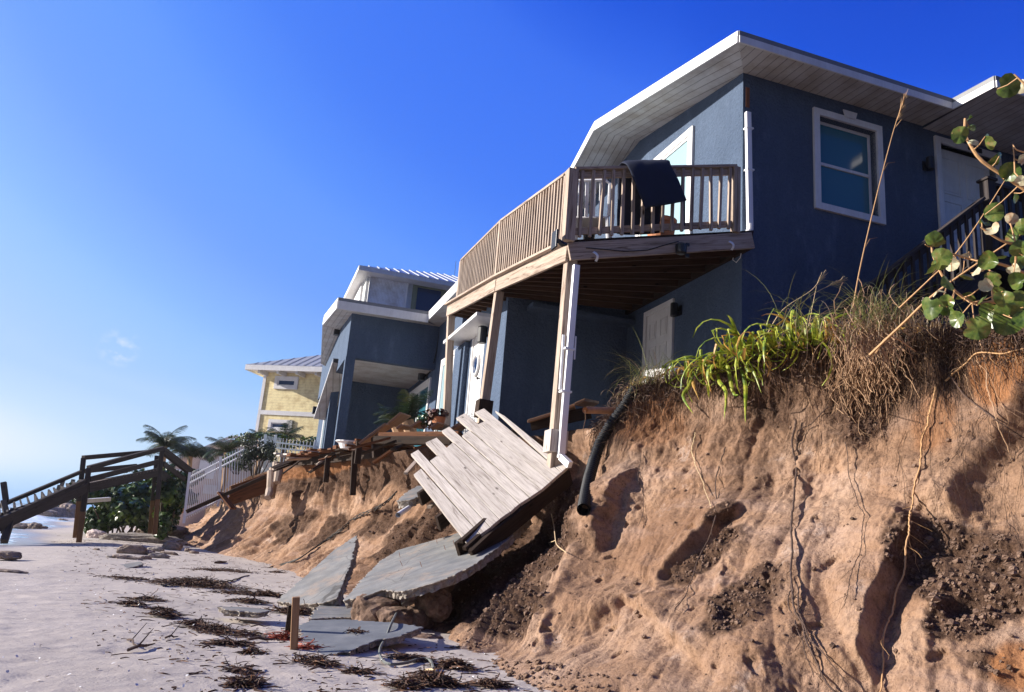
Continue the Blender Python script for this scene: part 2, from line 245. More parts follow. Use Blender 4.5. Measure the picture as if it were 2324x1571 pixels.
# ------------------------------------------------------------------ mesh builder
def tag(o, label=None, cat=None, group=None, kind=None):
    if label: o['label'] = label
    if cat: o['category'] = cat
    if group: o['group'] = group
    if kind: o['kind'] = kind
    return o
def thing(name, label, cat, loc, group=None):
    o = bpy.data.objects.new(name, None); COL.objects.link(o); o.location = loc; o.empty_display_size = .2
    return tag(o, label, cat, group)
BOXF = [(0,3,2,1),(4,5,6,7),(0,1,5,4),(1,2,6,5),(2,3,7,6),(3,0,4,7)]
class MB:
    def __init__(s): s.v = []; s.f = []; s.l = []
    def add(s, vs, fs, ls=None):
        k = len(s.v); s.v += [tuple(v) for v in vs]; s.f += [tuple(k+i for i in f) for f in fs]
        s.l += [tuple(q) for q in (ls if ls is not None else vs)]
    def box(s, o, X, Y, Z, x, y, z):
        """box from o spanning ranges x,y,z along unit axes X,Y,Z; longest side is the grain"""
        cs = [(x[i],y[j],z[k]) for k in (0,1) for (i,j) in ((0,0),(1,0),(1,1),(0,1))]
        d = [x[1]-x[0], y[1]-y[0], z[1]-z[0]]; g = d.index(max(d)); o_ = [g]+[i for i in (0,1,2) if i != g]; rr = random.random()*40
        s.add([o+X*c[0]+Y*c[1]+Z*c[2] for c in cs], BOXF, [(c[o_[0]]+rr, c[o_[1]]+rr, c[o_[2]]) for c in cs])
    def h(s, a, b, z): s.box(C0, UX, UY, UZ, a, b, z)
    def beam(s, p, q, w, t, up=UZ, off=(0,0)):
        """beam from p to q, width w across, thickness t along up"""
        X = (q-p); L = X.length; X = X/L; Y = up.cross(X)
        if Y.length < 1e-4: Y = Vector((1,0,0)).cross(X)
        Y.normalize(); Z = X.cross(Y); s.box(p+Y*off[0]+Z*off[1], X, Y, Z, (0,L), (-w/2,w/2), (-t/2,t/2))
    def tube(s, pts, r, n=6, caps=True):
        pts = [Vector(p) for p in pts]; N = len(pts); rs = r if isinstance(r, (list,tuple)) else [r]*N
        k = len(s.v); pr = None; dist = 0; rr = random.random()*40
        for i, p in enumerate(pts):
            T = (pts[min(i+1,N-1)]-pts[max(i-1,0)]).normalized()
            if pr is None: pr = T.orthogonal().normalized()
            pr = (pr-T*pr.dot(T)).normalized(); B = T.cross(pr)
            if i: dist += (p-pts[i-1]).length
            for j in range(n):
                a = 2*math.pi*j/n; s.v.append(tuple(p+(pr*math.cos(a)+B*math.sin(a))*rs[i])); s.l.append((dist+rr, math.cos(a)*rs[i], math.sin(a)*rs[i]))
        for i in range(N-1):
            for j in range(n):
                j2 = (j+1) % n; s.f.append((k+i*n+j, k+i*n+j2, k+(i+1)*n+j2, k+(i+1)*n+j))
        if caps and n > 3: s.f.append(tuple(k+j for j in range(n))[::-1]); s.f.append(tuple(k+(N-1)*n+j for j in range(n)))
    def prism(s, pts, ext, lcs=None):
        n = len(pts); pts = [Vector(p) for p in pts]; k = len(s.v); X = (pts[1]-pts[0]).normalized(); Zn = ext.normalized(); Y = Zn.cross(X).normalized(); rr = random.random()*40
        for e in (Vector((0,0,0)), ext):
            for p in pts: s.v.append(tuple(p+e)); d = p-pts[0]; s.l.append((d.dot(X)+rr, d.dot(Y)+rr*.3, e.dot(Zn)))
        s.f.append(tuple(k+i for i in range(n))); s.f.append(tuple(k+n+i for i in range(n))[::-1])
        for i in range(n): j = (i+1) % n; s.f.append((k+i, k+n+i, k+n+j, k+j))
    def quad(s, pts, X=None):
        pts = [Vector(p) for p in pts]; X = (X or (pts[1]-pts[0])).normalized(); N = (pts[1]-pts[0]).cross(pts[2]-pts[0]).normalized(); Y = N.cross(X)
        s.add(pts, [tuple(range(len(pts)))], [((p-pts[0]).dot(X), (p-pts[0]).dot(Y), 0) for p in pts])
    def build(s, name, mat, parent=None, bevel=0, smooth=False, label=None, cat=None, group=None, kind=None, origin=None):
        me = bpy.data.meshes.new(name); loc = Vector((0,0,0)); V = np.array(s.v, float)
        if parent is None:
            loc = Vector(((V[:,0].min()+V[:,0].max())/2, (V[:,1].min()+V[:,1].max())/2, V[:,2].min())) if origin is None else origin
        V = V-np.array(loc)
        me.from_pydata(V.tolist(), [], s.f); a = me.attributes.new('lc', 'FLOAT_VECTOR', 'POINT'); a.data.foreach_set('vector', np.array(s.l, np.float32).ravel())
        me.update(); o = bpy.data.objects.new(name, me); COL.objects.link(o); me.materials.append(MATS[mat])
        if parent is None: o.location = loc
        else: o.parent = parent; o.matrix_parent_inverse = Matrix.Translation(-parent.location) if parent.type == 'EMPTY' else Matrix.Identity(4) if parent.parent else Matrix.Translation(-parent.location)
        if bevel: md = o.modifiers.new('bevel', 'BEVEL'); md.width = bevel; md.segments = 2; md.limit_method = 'ANGLE'
        if smooth: me.polygons.foreach_set('use_smooth', [True]*len(me.polygons))
        return tag(o, label, cat, group, kind)
def grid_mesh(name, P, mat, attrs={}, origin=Vector((0,0,0)), kind='structure', smooth=True):
    nr, nc = P.shape[:2]; me = bpy.data.meshes.new(name)
    i = np.arange((nr-1)*(nc-1)); r = i//(nc-1); c = i % (nc-1); k = r*nc+c
    F = np.stack([k, k+1, k+nc+1, k+nc], 1)
    me.vertices.add(nr*nc); me.vertices.foreach_set('co', P.reshape(-1,3).astype(np.float32).ravel())
    me.loops.add(F.size); me.loops.foreach_set('vertex_index', F.ravel().astype(np.int32)); me.polygons.add(len(F))
    me.polygons.foreach_set('loop_start', (np.arange(len(F))*4).astype(np.int32)); me.polygons.foreach_set('loop_total', np.full(len(F), 4, np.int32))
    me.update(calc_edges=True); me.polygons.foreach_set('use_smooth', [smooth]*len(F))
    for k_, v in attrs.items(): a = me.attributes.new(k_, 'FLOAT', 'POINT'); a.data.foreach_set('value', v.astype(np.float32).ravel())
    o = bpy.data.objects.new(name, me); COL.objects.link(o); me.materials.append(MATS[mat]); o['kind'] = kind; return o, F
def sm(x, a, b): t = np.clip((x-a)/(b-a), 0, 1); return t*t*(3-2*t)
# ------------------------------------------------------------------ the eroded bluff
ZS = -.9
COLS = [  # crest pixel x, y, crest height, toe pixel x, y, bulge of the foot
 (445,1168,.15,330,1228,0),(520,1105,1.15,430,1243,.1),('h',-5.25,13.6,1.55,-6.75,14.2),('h',-4.6,10.5,1.55,-5.9,11.0),('h',-4.05,8.0,1.52,-5.45,8.3),
 ('h',-3.75,5.4,1.45,-5.15,5.2),('h',-3.0,2.7,1.50,-4.9,1.9),(1290,985,1.50,985,1462,.45),(1385,950,1.55,1018,1505,.15),(1440,880,1.75,1085,1535,.05),
 (1560,845,1.85,1190,1565,.05),(1700,800,1.92,1320,1610,.05),(1900,770,1.95,1660,1700,.05),(2110,750,1.95,1990,1800,.05),(2350,735,1.80,2350,1900,.05),(2650,700,1.75,2750,2100,.05)]
prof_h = np.array([0,.015,.05,.14,.30,.52,.76,1.0]); prof_z = np.array([1,.93,.82,.64,.46,.27,.11,0])
ctrl = []
PHF, PZF = [0,-.03,-.02,.0,.10,.36,.68,1.0], [1,.90,.76,.62,.46,.27,.11,0]
for cc in COLS:
    if cc[0] == 'h': bl = 0; A = np.array(W(*cc[1:4])); B = np.array(W(cc[4],cc[5],ZS-.04)); PH, PZ = PHF, PZF
    else: (cx,cy,cz,tx,ty,bl) = cc; A = np.array(atz(cx,cy,cz)); B = np.array(atz(tx,ty,ZS-.04)); PH, PZ = prof_h, prof_z
    row = []
    for j in (6.0,3.0,1.2,.4): row.append(A+np.array(UX)*j*.9+np.array((0,0,-.02 if j < 1 else .03*j*0)))
    for h, z in zip(PH, PZ):
        hh = h-bl*.35*math.sin(math.pi*h)*(h > .2); p = A+(B-A)*hh; p[2] = A[2]+(B[2]-A[2])*z*0+(B[2]-A[2])*(1-z)+bl*.5*math.sin(math.pi*h)*(B[2]-A[2])*-.3; row.append(p)
    row.append(B+(B-A)*np.array((.18,.18,0))/1.0+np.array((0,0,-.12))); ctrl.append(row)
ctrl += [[q+(q-p)*k for p, q in zip(ctrl[-2], ctrl[-1])] for k in (1.5,5.0)]
ctrl = np.array(ctrl).transpose(1,0,2)      # rows (inland -> toe) x columns (far -> near)
def cr_interp(C, ts):
    """Catmull-Rom along axis 0"""
    n = len(C); i = np.clip(np.floor(ts).astype(int), 0, n-2); t = (ts-i).reshape((-1,)+(1,)*(C.ndim-1))
    g = lambda k: C[np.clip(k, 0, n-1)]
    p0, p1, p2, p3 = g(i-1), g(i), g(i+1), g(i+2)
    return .5*((2*p1)+(-p0+p2)*t+(2*p0-5*p1+4*p2-p3)*t**2+(-p0+3*p1-3*p2+p3)*t**3)
tc = np.concatenate([np.linspace(k, k+1, m_, endpoint=False) for k, m_ in enumerate((30,60,80,80,80,80,80,80,70,90,100,130,150,150,60,30,30))]+[[17.0]])
tr_ = np.concatenate([np.linspace(k, k+1, m_, endpoint=False) for k, m_ in enumerate((2,4,8,14,18,22,34,44,54,60,60,12))]+[[12.0]])
S = cr_interp(cr_interp(ctrl, tr_).transpose(1,0,2), tc).transpose(1,0,2)
def normals(S):
    n = np.cross(np.gradient(S, axis=1), np.gradient(S, axis=0)); n /= np.linalg.norm(n, axis=-1, keepdims=True)+1e-9
    return n if n[n.shape[0]//2, n.shape[1]//2, 2] > 0 else -n
Nn = normals(S); rowv = (tr_-4)/7; RV = np.clip(rowv, 0, 1)[:,None]*np.ones((1,S.shape[1])); back = (tr_ < 4)[:,None]*np.ones((1,S.shape[1]))
CXC = tc[None,:]*np.ones((S.shape[0],1)); PX, PY = proj(S)
amp = np.clip((RV)*6, .12, 1)*np.clip((1.03-RV)*6, .05, 1)
# arc length along the bluff for gullies running down the fall line
mid = S[len(tr_)//2]; AL = np.concatenate([[0], np.cumsum(np.linalg.norm(np.diff(mid, axis=0), axis=1))])[None,:]*np.ones((S.shape[0],1))
G = np.stack([AL*1.25+vnoise(S*.9, 3)*.5, RV*1.1, 0*AL], -1); G2 = np.stack([AL*3.4+vnoise(S*2, 5)*.4, RV*2.2, 0*AL+4], -1)
far = np.clip((9.2-CXC)/2, 0, 1)
d = (.15-.07*far)*fbm(S*.75, 3, 11)-(.06*far+.06)*fbm(G, 2, 21, ridge=True)*np.clip(RV*4,0,1)-(.035*far+.025)*fbm(G2, 3, 31, ridge=True)
G3 = np.stack([AL*2.2+RV*2.5*(1-far)+vnoise(S*1.5, 6)*.5, RV*1.6-AL*.15, 0*AL+9], -1)
d += -.022*fbm(G3, 4, 41, ridge=True)+.03*fbm(S*1.8, 3, 45)+.006*fbm(S*9, 3, 51)+.016*sm(vnoise(S*1.1, 53), -.1, .35)*fbm(S*14, 3, 52)
def blob(cx, cy, rx, ry, ang=0):
    c, s_ = math.cos(rad(ang)), math.sin(rad(ang)); x = (PX-cx)*c+(PY-cy)*s_; y = -(PX-cx)*s_+(PY-cy)*c
    q = np.sqrt((x/rx)**2+(y/ry)**2)+.22*vnoise(S*3.1, 77)+.12*vnoise(S*9, 78); return sm(-q, -1.2, -.75)
dirt = np.zeros_like(PX); 
for b in ((1150,1290,230,75,-32),(1160,1375,105,45,-20),(1265,1170,75,110,20),(1010,1160,110,38,-38),(905,1225,80,36,-38),(850,1180,60,22,-35),(660,1190,60,20,-35),(730,1205,70,20,-35),(900,1420,90,45,0),(1640,1165,40,16,-40),(1590,1260,110,22,-35),(2200,1290,170,95,10),(2190,1400,90,50,-30),(1960,880,70,130,10),(2240,1500,60,40,0),(1700,1380,110,60,-40)): dirt = np.maximum(dirt, blob(*b)*(1 if b[2] > 65 else .8))
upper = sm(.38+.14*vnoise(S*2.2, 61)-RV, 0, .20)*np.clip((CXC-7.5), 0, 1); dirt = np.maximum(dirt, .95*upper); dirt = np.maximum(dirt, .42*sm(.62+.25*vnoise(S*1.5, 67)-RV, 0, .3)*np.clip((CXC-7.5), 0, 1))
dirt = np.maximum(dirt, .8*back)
under_shade = sm(.46+.10*vnoise(S*2.4, 63)-RV, 0, .16)*np.clip((7.6-CXC), 0, 1)*.95; dirt = np.maximum(dirt, under_shade)  # shade below the boardwalk, painted as dark soil through the dirt mask
red = np.maximum(blob(2265,850,70,75), np.maximum(blob(2290,1500,60,55), blob(700,1070,120,14,-8)*.7)); red = np.maximum(red, .5*blob(2120,960,60,80)); red = np.maximum(red, .45*blob(1480,960,70,60))
cl = fbm(S*13, 3, 91); lump = np.clip(fbm(S*5.5, 2, 95, ridge=True), -.5, 1)
d += dirt*amp*(.022*cl+.03*lump)*(RV > 0)+.005*fbm(S*22, 3, 97)
rock = sm(vnoise(S*1.3, 15), .05, .35)*(1-far*.3); d += rock*amp*.022*fbm(S*np.array((11,11,5)), 3, 19)
def ridge(poly, A, wl, wr, cut=.6):
    """a buttress with a gentle windward flank and a broken lee flank"""
    best = np.full(PX.shape, 1e9); sg = np.zeros_like(PX); tt = np.zeros_like(PX); n = len(poly)-1
    jx = 9*vnoise(S*4, 33)+4*vnoise(S*13, 34)
    for i in range(n):
        x0,y0 = poly[i]; x1,y1 = poly[i+1]; L = math.hypot(x1-x0, y1-y0); ux, uy = (x1-x0)/L, (y1-y0)/L
        px, py = PX+jx-x0, PY+jx*.5-y0; t = np.clip(px*ux+py*uy, 0, L); dx, dy = px-ux*t, py-uy*t; q = np.hypot(dx, dy); s_ = -np.sign(dx*-uy*-1*-1+dy*ux*-1*-1)*1.0
        side = np.sign(px*(-uy)+py*ux)      # + = left of a downward pointing line in picture terms
        m_ = q < best; best = np.where(m_, q, best); sg = np.where(m_, side, sg); tt = np.where(m_, (i+t/L)/n, tt)
    left = np.exp(-(best/wl)**2); right = (1+cut)*np.exp(-(best/(wr*.30))**2)-cut*np.exp(-(best/(wr*1.6))**2)
    endm = np.clip(np.minimum(tt, 1-tt)*5+.0, 0, 1); endm = endm*endm*(3-2*endm)
    return A*np.where(sg > 0, left, right)*endm
d += ridge([(2105,1170),(2085,1210),(2040,1290),(1985,1390),(1960,1480),(1960,1560)], .17, 120, 60, .3)*(PX < 2300)
d += ridge([(2330,800),(2312,880),(2275,960),(2215,1060),(2175,1130),(2160,1190)], .18, 100, 80, .3)
d += ridge([(1720,1120),(1640,1170),(1560,1240),(1500,1290),(1480,1330)], .09, 70, 26)
d += ridge([(1300,1490),(1350,1400),(1400,1362),(1450,1390),(1500,1440),(1570,1500),(1640,1570)], -.06, 60, 40)
d += ridge([(1455,1060),(1425,1110),(1390,1180),(1350,1260)], .12, 60, 24)
d += ridge([(1330,1150),(1310,1250),(1240,1400),(1200,1500)], .06, 70, 45, .3)
d += ridge([(2260,1290),(2180,1330),(2120,1400),(2090,1500)], .06, 60, 50, .2)
d += ridge([(1130,1270),(1080,1300),(1030,1350),(1008,1430),(1005,1500)], -.10, 40, 60)
d *= amp
hor = Nn.copy(); hor[...,2] *= .45; hor /= np.linalg.norm(hor, axis=-1, keepdims=True)
S2 = S+hor*d[...,None]; S2[...,2] += back*.05*fbm(S*1.2, 3, 71)
# holes left by roots and birds
S2 -= hor*(.03*sm(vnoise(S*9.3, 88), .70, .8)*amp*(1-np.clip(dirt*1.5,0,1)))[...,None]
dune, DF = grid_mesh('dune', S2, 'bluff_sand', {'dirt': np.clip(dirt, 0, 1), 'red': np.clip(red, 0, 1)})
DT = BVHTree.FromPolygons(S2.reshape(-1,3).tolist(), DF.tolist(), all_triangles=False)
DN = normals(S2)
def dpx(x, y, off=0.):
    """point on the bluff seen along a sight line, lifted off the surface"""
    r = ray(x, y).normalized(); h = DT.ray_cast(Vector((0,0,0)), r, 60)
    if h[0] is None: return atz(x, y, ZS) if r.z < 0 else at(x, y, 6)
    n = h[1] if h[1].dot(r) < 0 else -h[1]; return h[0]+n*off-r*off*.3
def ctr(cx, v): # surface point by column parameter and row fraction
    c = int(np.searchsorted(tc, cx)); r = int(np.searchsorted(tr_, 4+7*v)); c = min(max(c,0), S2.shape[1]-1); r = min(max(r,0), S2.shape[0]-1)
    return Vector(S2[r,c]), Vector(hor[r,c])
# ------------------------------------------------------------------ beach and sea
ys = np.concatenate([np.linspace(-25, 1.5, 30, endpoint=False), np.linspace(1.5, 9, 320, endpoint=False), np.linspace(9, 30, 260, endpoint=False), np.geomspace(30, 900, 90)])
xs = np.linspace(-1, 1, 420); YY, TT = np.meshgrid(ys, xs, indexing='ij'); XX = np.where(TT < 0, TT*(np.maximum(YY, 6)*.78+3+np.clip(6-YY, 0, 9)), TT*(np.maximum(YY, 2)*.35+4))
shf = lambda Y: np.where(Y > 11.7, -8.1-.50*(Y-11.7), -8.1+.05*(11.7-Y)); shore = shf(YY); shore = shore+.5*np.sin(YY*.35)+.25*np.sin(YY*.93+1)
dsh = XX-shore; Zb = ZS-.055*np.clip(2.2-dsh, 0, 40)-.0*YY
Pb = np.stack([XX, YY, Zb], -1); nb = np.stack([XX, YY, 0*XX], -1)
Pb[...,2] += .016*fbm(nb*.45, 3, 5)+.005*fbm(nb*2.4, 3, 6)*np.clip(dsh/3, 0, 1)+.0035*fbm(nb*9, 2, 8)*np.clip(dsh/3, 0, 1)
fp = vnoise(nb*2.9, 9); Pb[...,2] -= .008*sm(fp, .5, .7)*np.clip(dsh/3, 0, 1)
wet = 1-sm(dsh, .1, 1.3)
beach, _ = grid_mesh('beach', Pb, 'sand_beach', {'wet': wet})
ZW = ZS-.13
xs = np.concatenate([np.linspace(0, 12, 160, endpoint=False), np.geomspace(12, 3000, 90)]); ys = np.concatenate([np.linspace(6, 60, 260, endpoint=False), np.geomspace(60, 4500, 80)])
YY, TT = np.meshgrid(ys, xs, indexing='ij'); XX = shf(YY)+3-TT; nb = np.stack([XX, YY, 0*XX], -1)
br = np.exp(-((TT-5.5-.8*np.sin(YY*.2))/1.0)**2)+.7*np.exp(-((TT-12-1.5*np.sin(YY*.13+2))/1.5)**2)+.5*np.exp(-((TT-22)/2.5)**2)
Zw = ZW+.02*fbm(nb*1.2, 3, 15)+np.minimum(.16, .16)*br*(.7+.5*vnoise(nb*.5, 25))
fo = np.clip(br*1.3+.55*np.exp(-TT/5), 0, 1)
sea, _ = grid_mesh('sea', np.stack([XX, YY, Zw], -1), 'sea_water', {'foam': fo})
# ------------------------------------------------------------------ the blue house
def lerp(a, b, t): return a+(b-a)*t
def window(parent, O, U, N, w, h, trim=.11, mid=None, glass='glass_teal', tm='white_trim', sash=.05, proud=.045, deep=0., name='window'):
    """O: lower corner of the outer trim on the wall face, U along the wall, N outward"""
    f = MB(); t = trim; b0 = (-.002, proud)
    f.box(O, U, N, UZ, (0,w), b0, (0,t)); f.box(O, U, N, UZ, (0,w), b0, (h-t,h)); f.box(O, U, N, UZ, (0,t), b0, (t,h-t)); f.box(O, U, N, UZ, (w-t,w), b0, (t,h-t))
    if deep:
        r_ = .02
        for x0, x1, z0, z1 in ((t-.001,w-t+.001,h-t,h-t+r_),(t-.001,w-t+.001,t-r_,t),(t-r_,t,t,h-t),(w-t,w-t+r_,t,h-t)): f.box(O, U, N, UZ, (x0,x1), (-deep,-.002), (z0,z1))
    fo = f.build(name, tm, parent, bevel=.004)
    s = MB(); y = (-deep+.004, -deep+.028) if deep else (-.001, .028); q = t; e = sash
    s.box(O, U, N, UZ, (q,w-q), y, (q,q+e)); s.box(O, U, N, UZ, (q,w-q), y, (h-q-e,h-q)); s.box(O, U, N, UZ, (q,q+e), y, (q+e,h-q-e)); s.box(O, U, N, UZ, (w-q-e,w-q), y, (q+e,h-q-e))
    if mid == 'h': s.box(O, U, N, UZ, (q+e,w-q-e), (y[0],y[1]+.01), (h/2-.025,h/2+.025))
    if mid == 'v': s.box(O, U, N, UZ, (w/2-.04,w/2+.04), (y[0],y[1]+.01), (q+e,h-q-e))
    s.build('sash', tm, fo, bevel=.003)
    p = MB(); p.box(O, U, N, UZ, (q+e-.002,w-q-e+.002), (y[0]-.001,y[0]+.010), (q+e-.002,h-q-e+.002)); p.build('pane', glass, fo)
    return fo
def door(parent, O, U, N, w, h, trim=.1, panels=True, deep=0.):
    f = MB(); b0 = (-.002,.045)
    f.box(O, U, N, UZ, (0,trim), b0, (0,h)); f.box(O, U, N, UZ, (w-trim,w), b0, (0,h)); f.box(O, U, N, UZ, (trim,w-trim), b0, (h-trim,h))
    if deep:
        for x0, x1, z0, z1 in ((trim-.001,w-trim+.001,h-trim,h-trim+.02),(trim-.02,trim,0,h-trim),(w-trim,w-trim+.02,0,h-trim)): f.box(O, U, N, UZ, (x0,x1), (-deep,-.002), (z0,z1))
    d = MB(); y0 = -deep; d.box(O, U, N, UZ, (trim,w-trim), (y0+.001,y0+.02), (0,h-trim)); dw = w-2*trim
    if panels:
        for (z0, z1) in ((.15,.75),(.9,1.45),(1.58,h-trim-.15)):
            for k in (0,1):
                x0 = trim+.1+k*(dw/2-.03); x1 = x0+dw/2-.17
                for a, b, c, e in ((x0,x1,z0,z0+.02),(x0,x1,z1-.02,z1),(x0,x0+.02,z0+.02,z1-.02),(x1-.02,x1,z0+.02,z1-.02)): d.box(O, U, N, UZ, (a,b), (y0+.0195,y0+.032), (c,e))
                d.box(O, U, N, UZ, (x0+.05,x1-.05), (y0+.0195,y0+.028), (z0+.05,z1-.05))
    do = d.build('door', 'white_trim', parent, bevel=.003); f.build('door_frame', 'white_trim', do, bevel=.004)
    k = MB(); c = O+U*(w-trim-.08)+UZ*1.0+N*(y0+.02); k.tube([c, c+N*.06], .012, 8); k.tube([c+N*.045, c+N*.075], .028, 10); k.build('door_handle', 'black_metal', do)
    return do
def sconce(parent, P, N, r=.062, h=.22):
    s = MB(); c = P+N*(.05+r); s.tube([c-UZ*h/2, c-UZ*(h/2-.01), c+UZ*(h/2-.01), c+UZ*h/2], [r*.9,r,r,r*.9], 16); s.box(P, N.cross(UZ), N, UZ, (-.05,.05), (0,.02), (-.08,.08)); s.box(P, N.cross(UZ), N, UZ, (-.015,.015), (.02,.07), (-.02,.02))
    return s.build('wall_lamp', 'black_metal', parent, smooth=False)
house = thing('beach_house', 'large blue stucco house with white eaves, standing at the very edge of the eroded bluff', 'house', W(0,0,1.9))
def wall(parent, ranges, mat='stucco_blue', name='wall'):
    mb = MB()
    for r in ranges: mb.h(*r)
    return mb.build(name, mat, parent)
# camera side wall with openings for window and door
wa0, wa1, wz0, wz1 = 1.27, 2.61, 5.28, 7.0; da0, da1, dz1 = 3.72, 5.17, 7.13; FL = 4.62
T = .11
mb = MB(); zt = 7.30
for a0, a1, z0, z1 in ((0,wa0+T,1.2,zt),(wa0+T,wa1-T,1.2,wz0+T),(wa0+T,wa1-T,wz1-T,zt),(wa1-T,da0+T,1.2,zt),(da0+T,da1-T,1.2,FL),(da0+T,da1-T,dz1-T,zt),(da1-T,9.5,1.2,zt)): mb.h((a0,a1), (0,.25), (z0,z1))
mb.build('side_wall', 'stucco_blue', house)
window(house, W(wa0,0,wz0), UX, -UY, wa1-wa0, wz1-wz0, T, 'h', deep=.14)
kb = MB(); kb.prism([W(1.86,-.046,6.97), W(2.06,-.046,6.97), W(2.10,-.046,7.09), W(1.82,-.046,7.09)], -UY*.02); kb.build('keystone', 'white_trim', house, bevel=.004)
door(house, W(da0,0,FL), UX, -UY, da1-da0, dz1-FL, T, deep=.13)
sconce(house, W(3.50,-.0,6.52), -UY); 
pl_ = MB(); pl_.h((4.42,4.72), (-.06,-.046), (7.03,7.11)); pl_.build('house_number_plate', 'black_metal', house)
# ocean gable wall
mb = MB(); mb.prism([W(.0,.25,1.2), W(0,.25,7.298), W(0,3.4,7.80), W(0,6.8,7.28), W(0,6.8,1.2)], UX*.2)
mb.h((0,.2), (.0,.0005), (1.2,1.21)); g = mb.build('gable_wall', 'stucco_blue', house)
mb = MB(); mb.box(C0, UX, UY, UZ, (-.004,.0), (0,.25), (1.2,7.28)); mb.build('corner_bead', 'stucco_blue', house)
window(house, W(0,3.35,FL+.02)-UX*.001, -UY, -UX, 1.97, 2.43, .13, 'v', 'glass_pale')
door(house, W(0,2.88,1.98), -UY, -UX, 1.01, 2.15, .1)
sconce(house, W(0,1.70,3.87), -UX)
# roof with a shallow prow over the gable
Z0 = 7.45; P0=(-.5,-.6,Z0); P1=(-.97,3.4,7.95); P3=(-.5,7.4,Z0); n1 = onb(*((2239.8,192)), -1.35)-C0; N0=(3.5,-.6,7.43); N1=(3.5,-1.36,7.40); N2=(9.7,-1.36,7.38)
def fascia(parent, pts, h=.20, mat='white_trim', cap='grey_trim', soff=None):
    mb = MB(); cb = MB()
    for p, q in zip(pts, pts[1:]):
        p, q = W(*p), W(*q); d = (q-p).normalized(); nn = d.cross(UZ).normalized()
        mb.box(p-UZ*h, d, nn, UZ, (-.0,(q-p).length), (-.03,0), (0,h*.55)) if False else None
        mb.prism([p-UZ*h, q-UZ*h, q-UZ*.085, p-UZ*.085], -nn*.028); cb.prism([p-UZ*.087+nn*.012, q-UZ*.087+nn*.012, q+nn*.012, p+nn*.012], -nn*.03)
    mb.build('fascia', mat, parent); cb.build('drip_edge', cap, parent)
fascia(house, [N2,N1,N0,P0], cap='grey_trim'); fascia(house, [P0,P1,P3], cap='white_trim')
mb = MB(); h = .195
b = lambda p, dz=h: W(p[0],p[1],p[2]-dz)
mb.quad([b(P0), W(0,0,7.262), W(0,3.4,7.79), b(P1)], X=b(P1)-b(P0)); mb.quad([b(P1), W(0,3.4,7.79), W(0,6.8,7.27), b(P3)], X=b(P3)-b(P1))
mb.quad([b(P0), b(N0), W(3.5,0,7.262), W(0,0,7.262)], X=UY)
mb.quad([b(N1), b(N2), W(9.7,0,7.22), W(3.5,0,7.22)], X=UY)
mb.build('soffit', 'soffit', house)
mb = MB(); R0 = (9.7,3.4,7.99)
mb.quad([W(*P0), W(*P1), W(*R0), W(9.7,-.6,7.44), W(*N0)]); mb.quad([W(*P1), W(*P3), W(9.7,7.4,7.44), W(*R0)]); mb.quad([W(*N0), W(9.7,-.6,7.45), W(*N2), W(*N1)])
mb.build('roof', 'roof_shingle', house)
# interior blocks so that the house is a closed body
wall(house, [((.2,9.5),(6.6,6.8),(1.2,7.25)),((9.3,9.5),(.25,6.6),(1.2,7.25))], name='rear_wall')
# corner downpipe with its flexible tail
mb = MB(); tp = onb(1697.5,255,-.06); bp = onb(1702,512,-.06); mb.beam(bp, tp, .085, .06, UY)
mb.build('downpipe', 'white_pvc', house, bevel=.008)
fl = [onb(1702,510,-.06), onb(1702,522,-.07), onb(1697,531,-.09), onb(1686,535,-.12), onb(1673,539,-.16), onb(1662,549,-.2), onb(1651,559,-.22)]
pts = []; rs = []
for i in range(len(fl)-1):
    for k in range(6): pts.append(lerp(fl[i], fl[i+1], k/6)); rs.append(.052 if (k % 2) else .045)
mb = MB(); mb.tube(pts+[fl[-1]], rs+[.05], 12); mb.build('flexible_elbow', 'white_pvc', house)
for y in (292,386): mb = MB(); p = onb(1699.5 if y < 300 else 1701,y,-.06); mb.box(p, UX, UY, UZ, (-.06,.06), (-.04,.055), (-.012,.012)); mb.build('pipe_bracket', 'white_metal', house)
mb = MB(); sp_ = onb(1697,215,-.01); mb.box(sp_, UX, UY, UZ, (-.035,.03), (-.006,0), (-.22,.12)); mb.build('rust_stain_plate', 'rust', house)
cab = []
for x, y in ((1425,706),(1480,680),(1545,646),(1620,600),(1665,572),(1678,560),(1683,545)): cab.append(ona(x, y, -.015))
mb = MB(); mb.tube(cab, .008, 5); mb.tube([ona(x,y,-.04) for x,y in ((1680,540),(1685,560),(1680,585),(1671,596),(1663,590),(1666,575))], .006, 5); mb.build('cable', 'white_pvc', house)
# ---- lower room under the balcony
wall(house, [((-2.36,0),(3.6,3.8),(1.2,4.5)),((-2.36,-2.16),(3.8,4.9),(1.2,4.4)),((-2.36,-2.16),(5.85,6.4),(1.2,4.4)),((-2.36,-2.16),(4.9,5.85),(4.12,4.4)),((-2.46,-2.36),(5.98,6.8),(1.2,3.9)),((-2.36,0),(6.8,7.0),(1.2,5.3)),((-2.36,-2.0),(6.4,6.8),(1.2,4.4))])
mb = MB(); mb.h((-2.78,-2.36), (4.1,6.6), (3.93,4.0)); mb.build('awning', 'white_trim', house, bevel=.005); mb = MB(); mb.h((-2.0,0.), (3.28,3.6), (4.02,4.1)); mb.build('ledge', 'stucco_blue', house)
door(house, W(-2.36,5.85,1.98)+UX*.05, -UY, -UX, .95, 2.14, .08, panels=False)
mb = MB(); c_ = W(-2.36,5.38,3.3); ring = [c_-UX*.0+UY*(.2*math.cos(k*.3927))+UZ*(.2*math.sin(k*.3927)) for k in range(17)]; mb.tube(ring, .03, 6, False); mb.build('porthole_ring', 'white_trim', house)
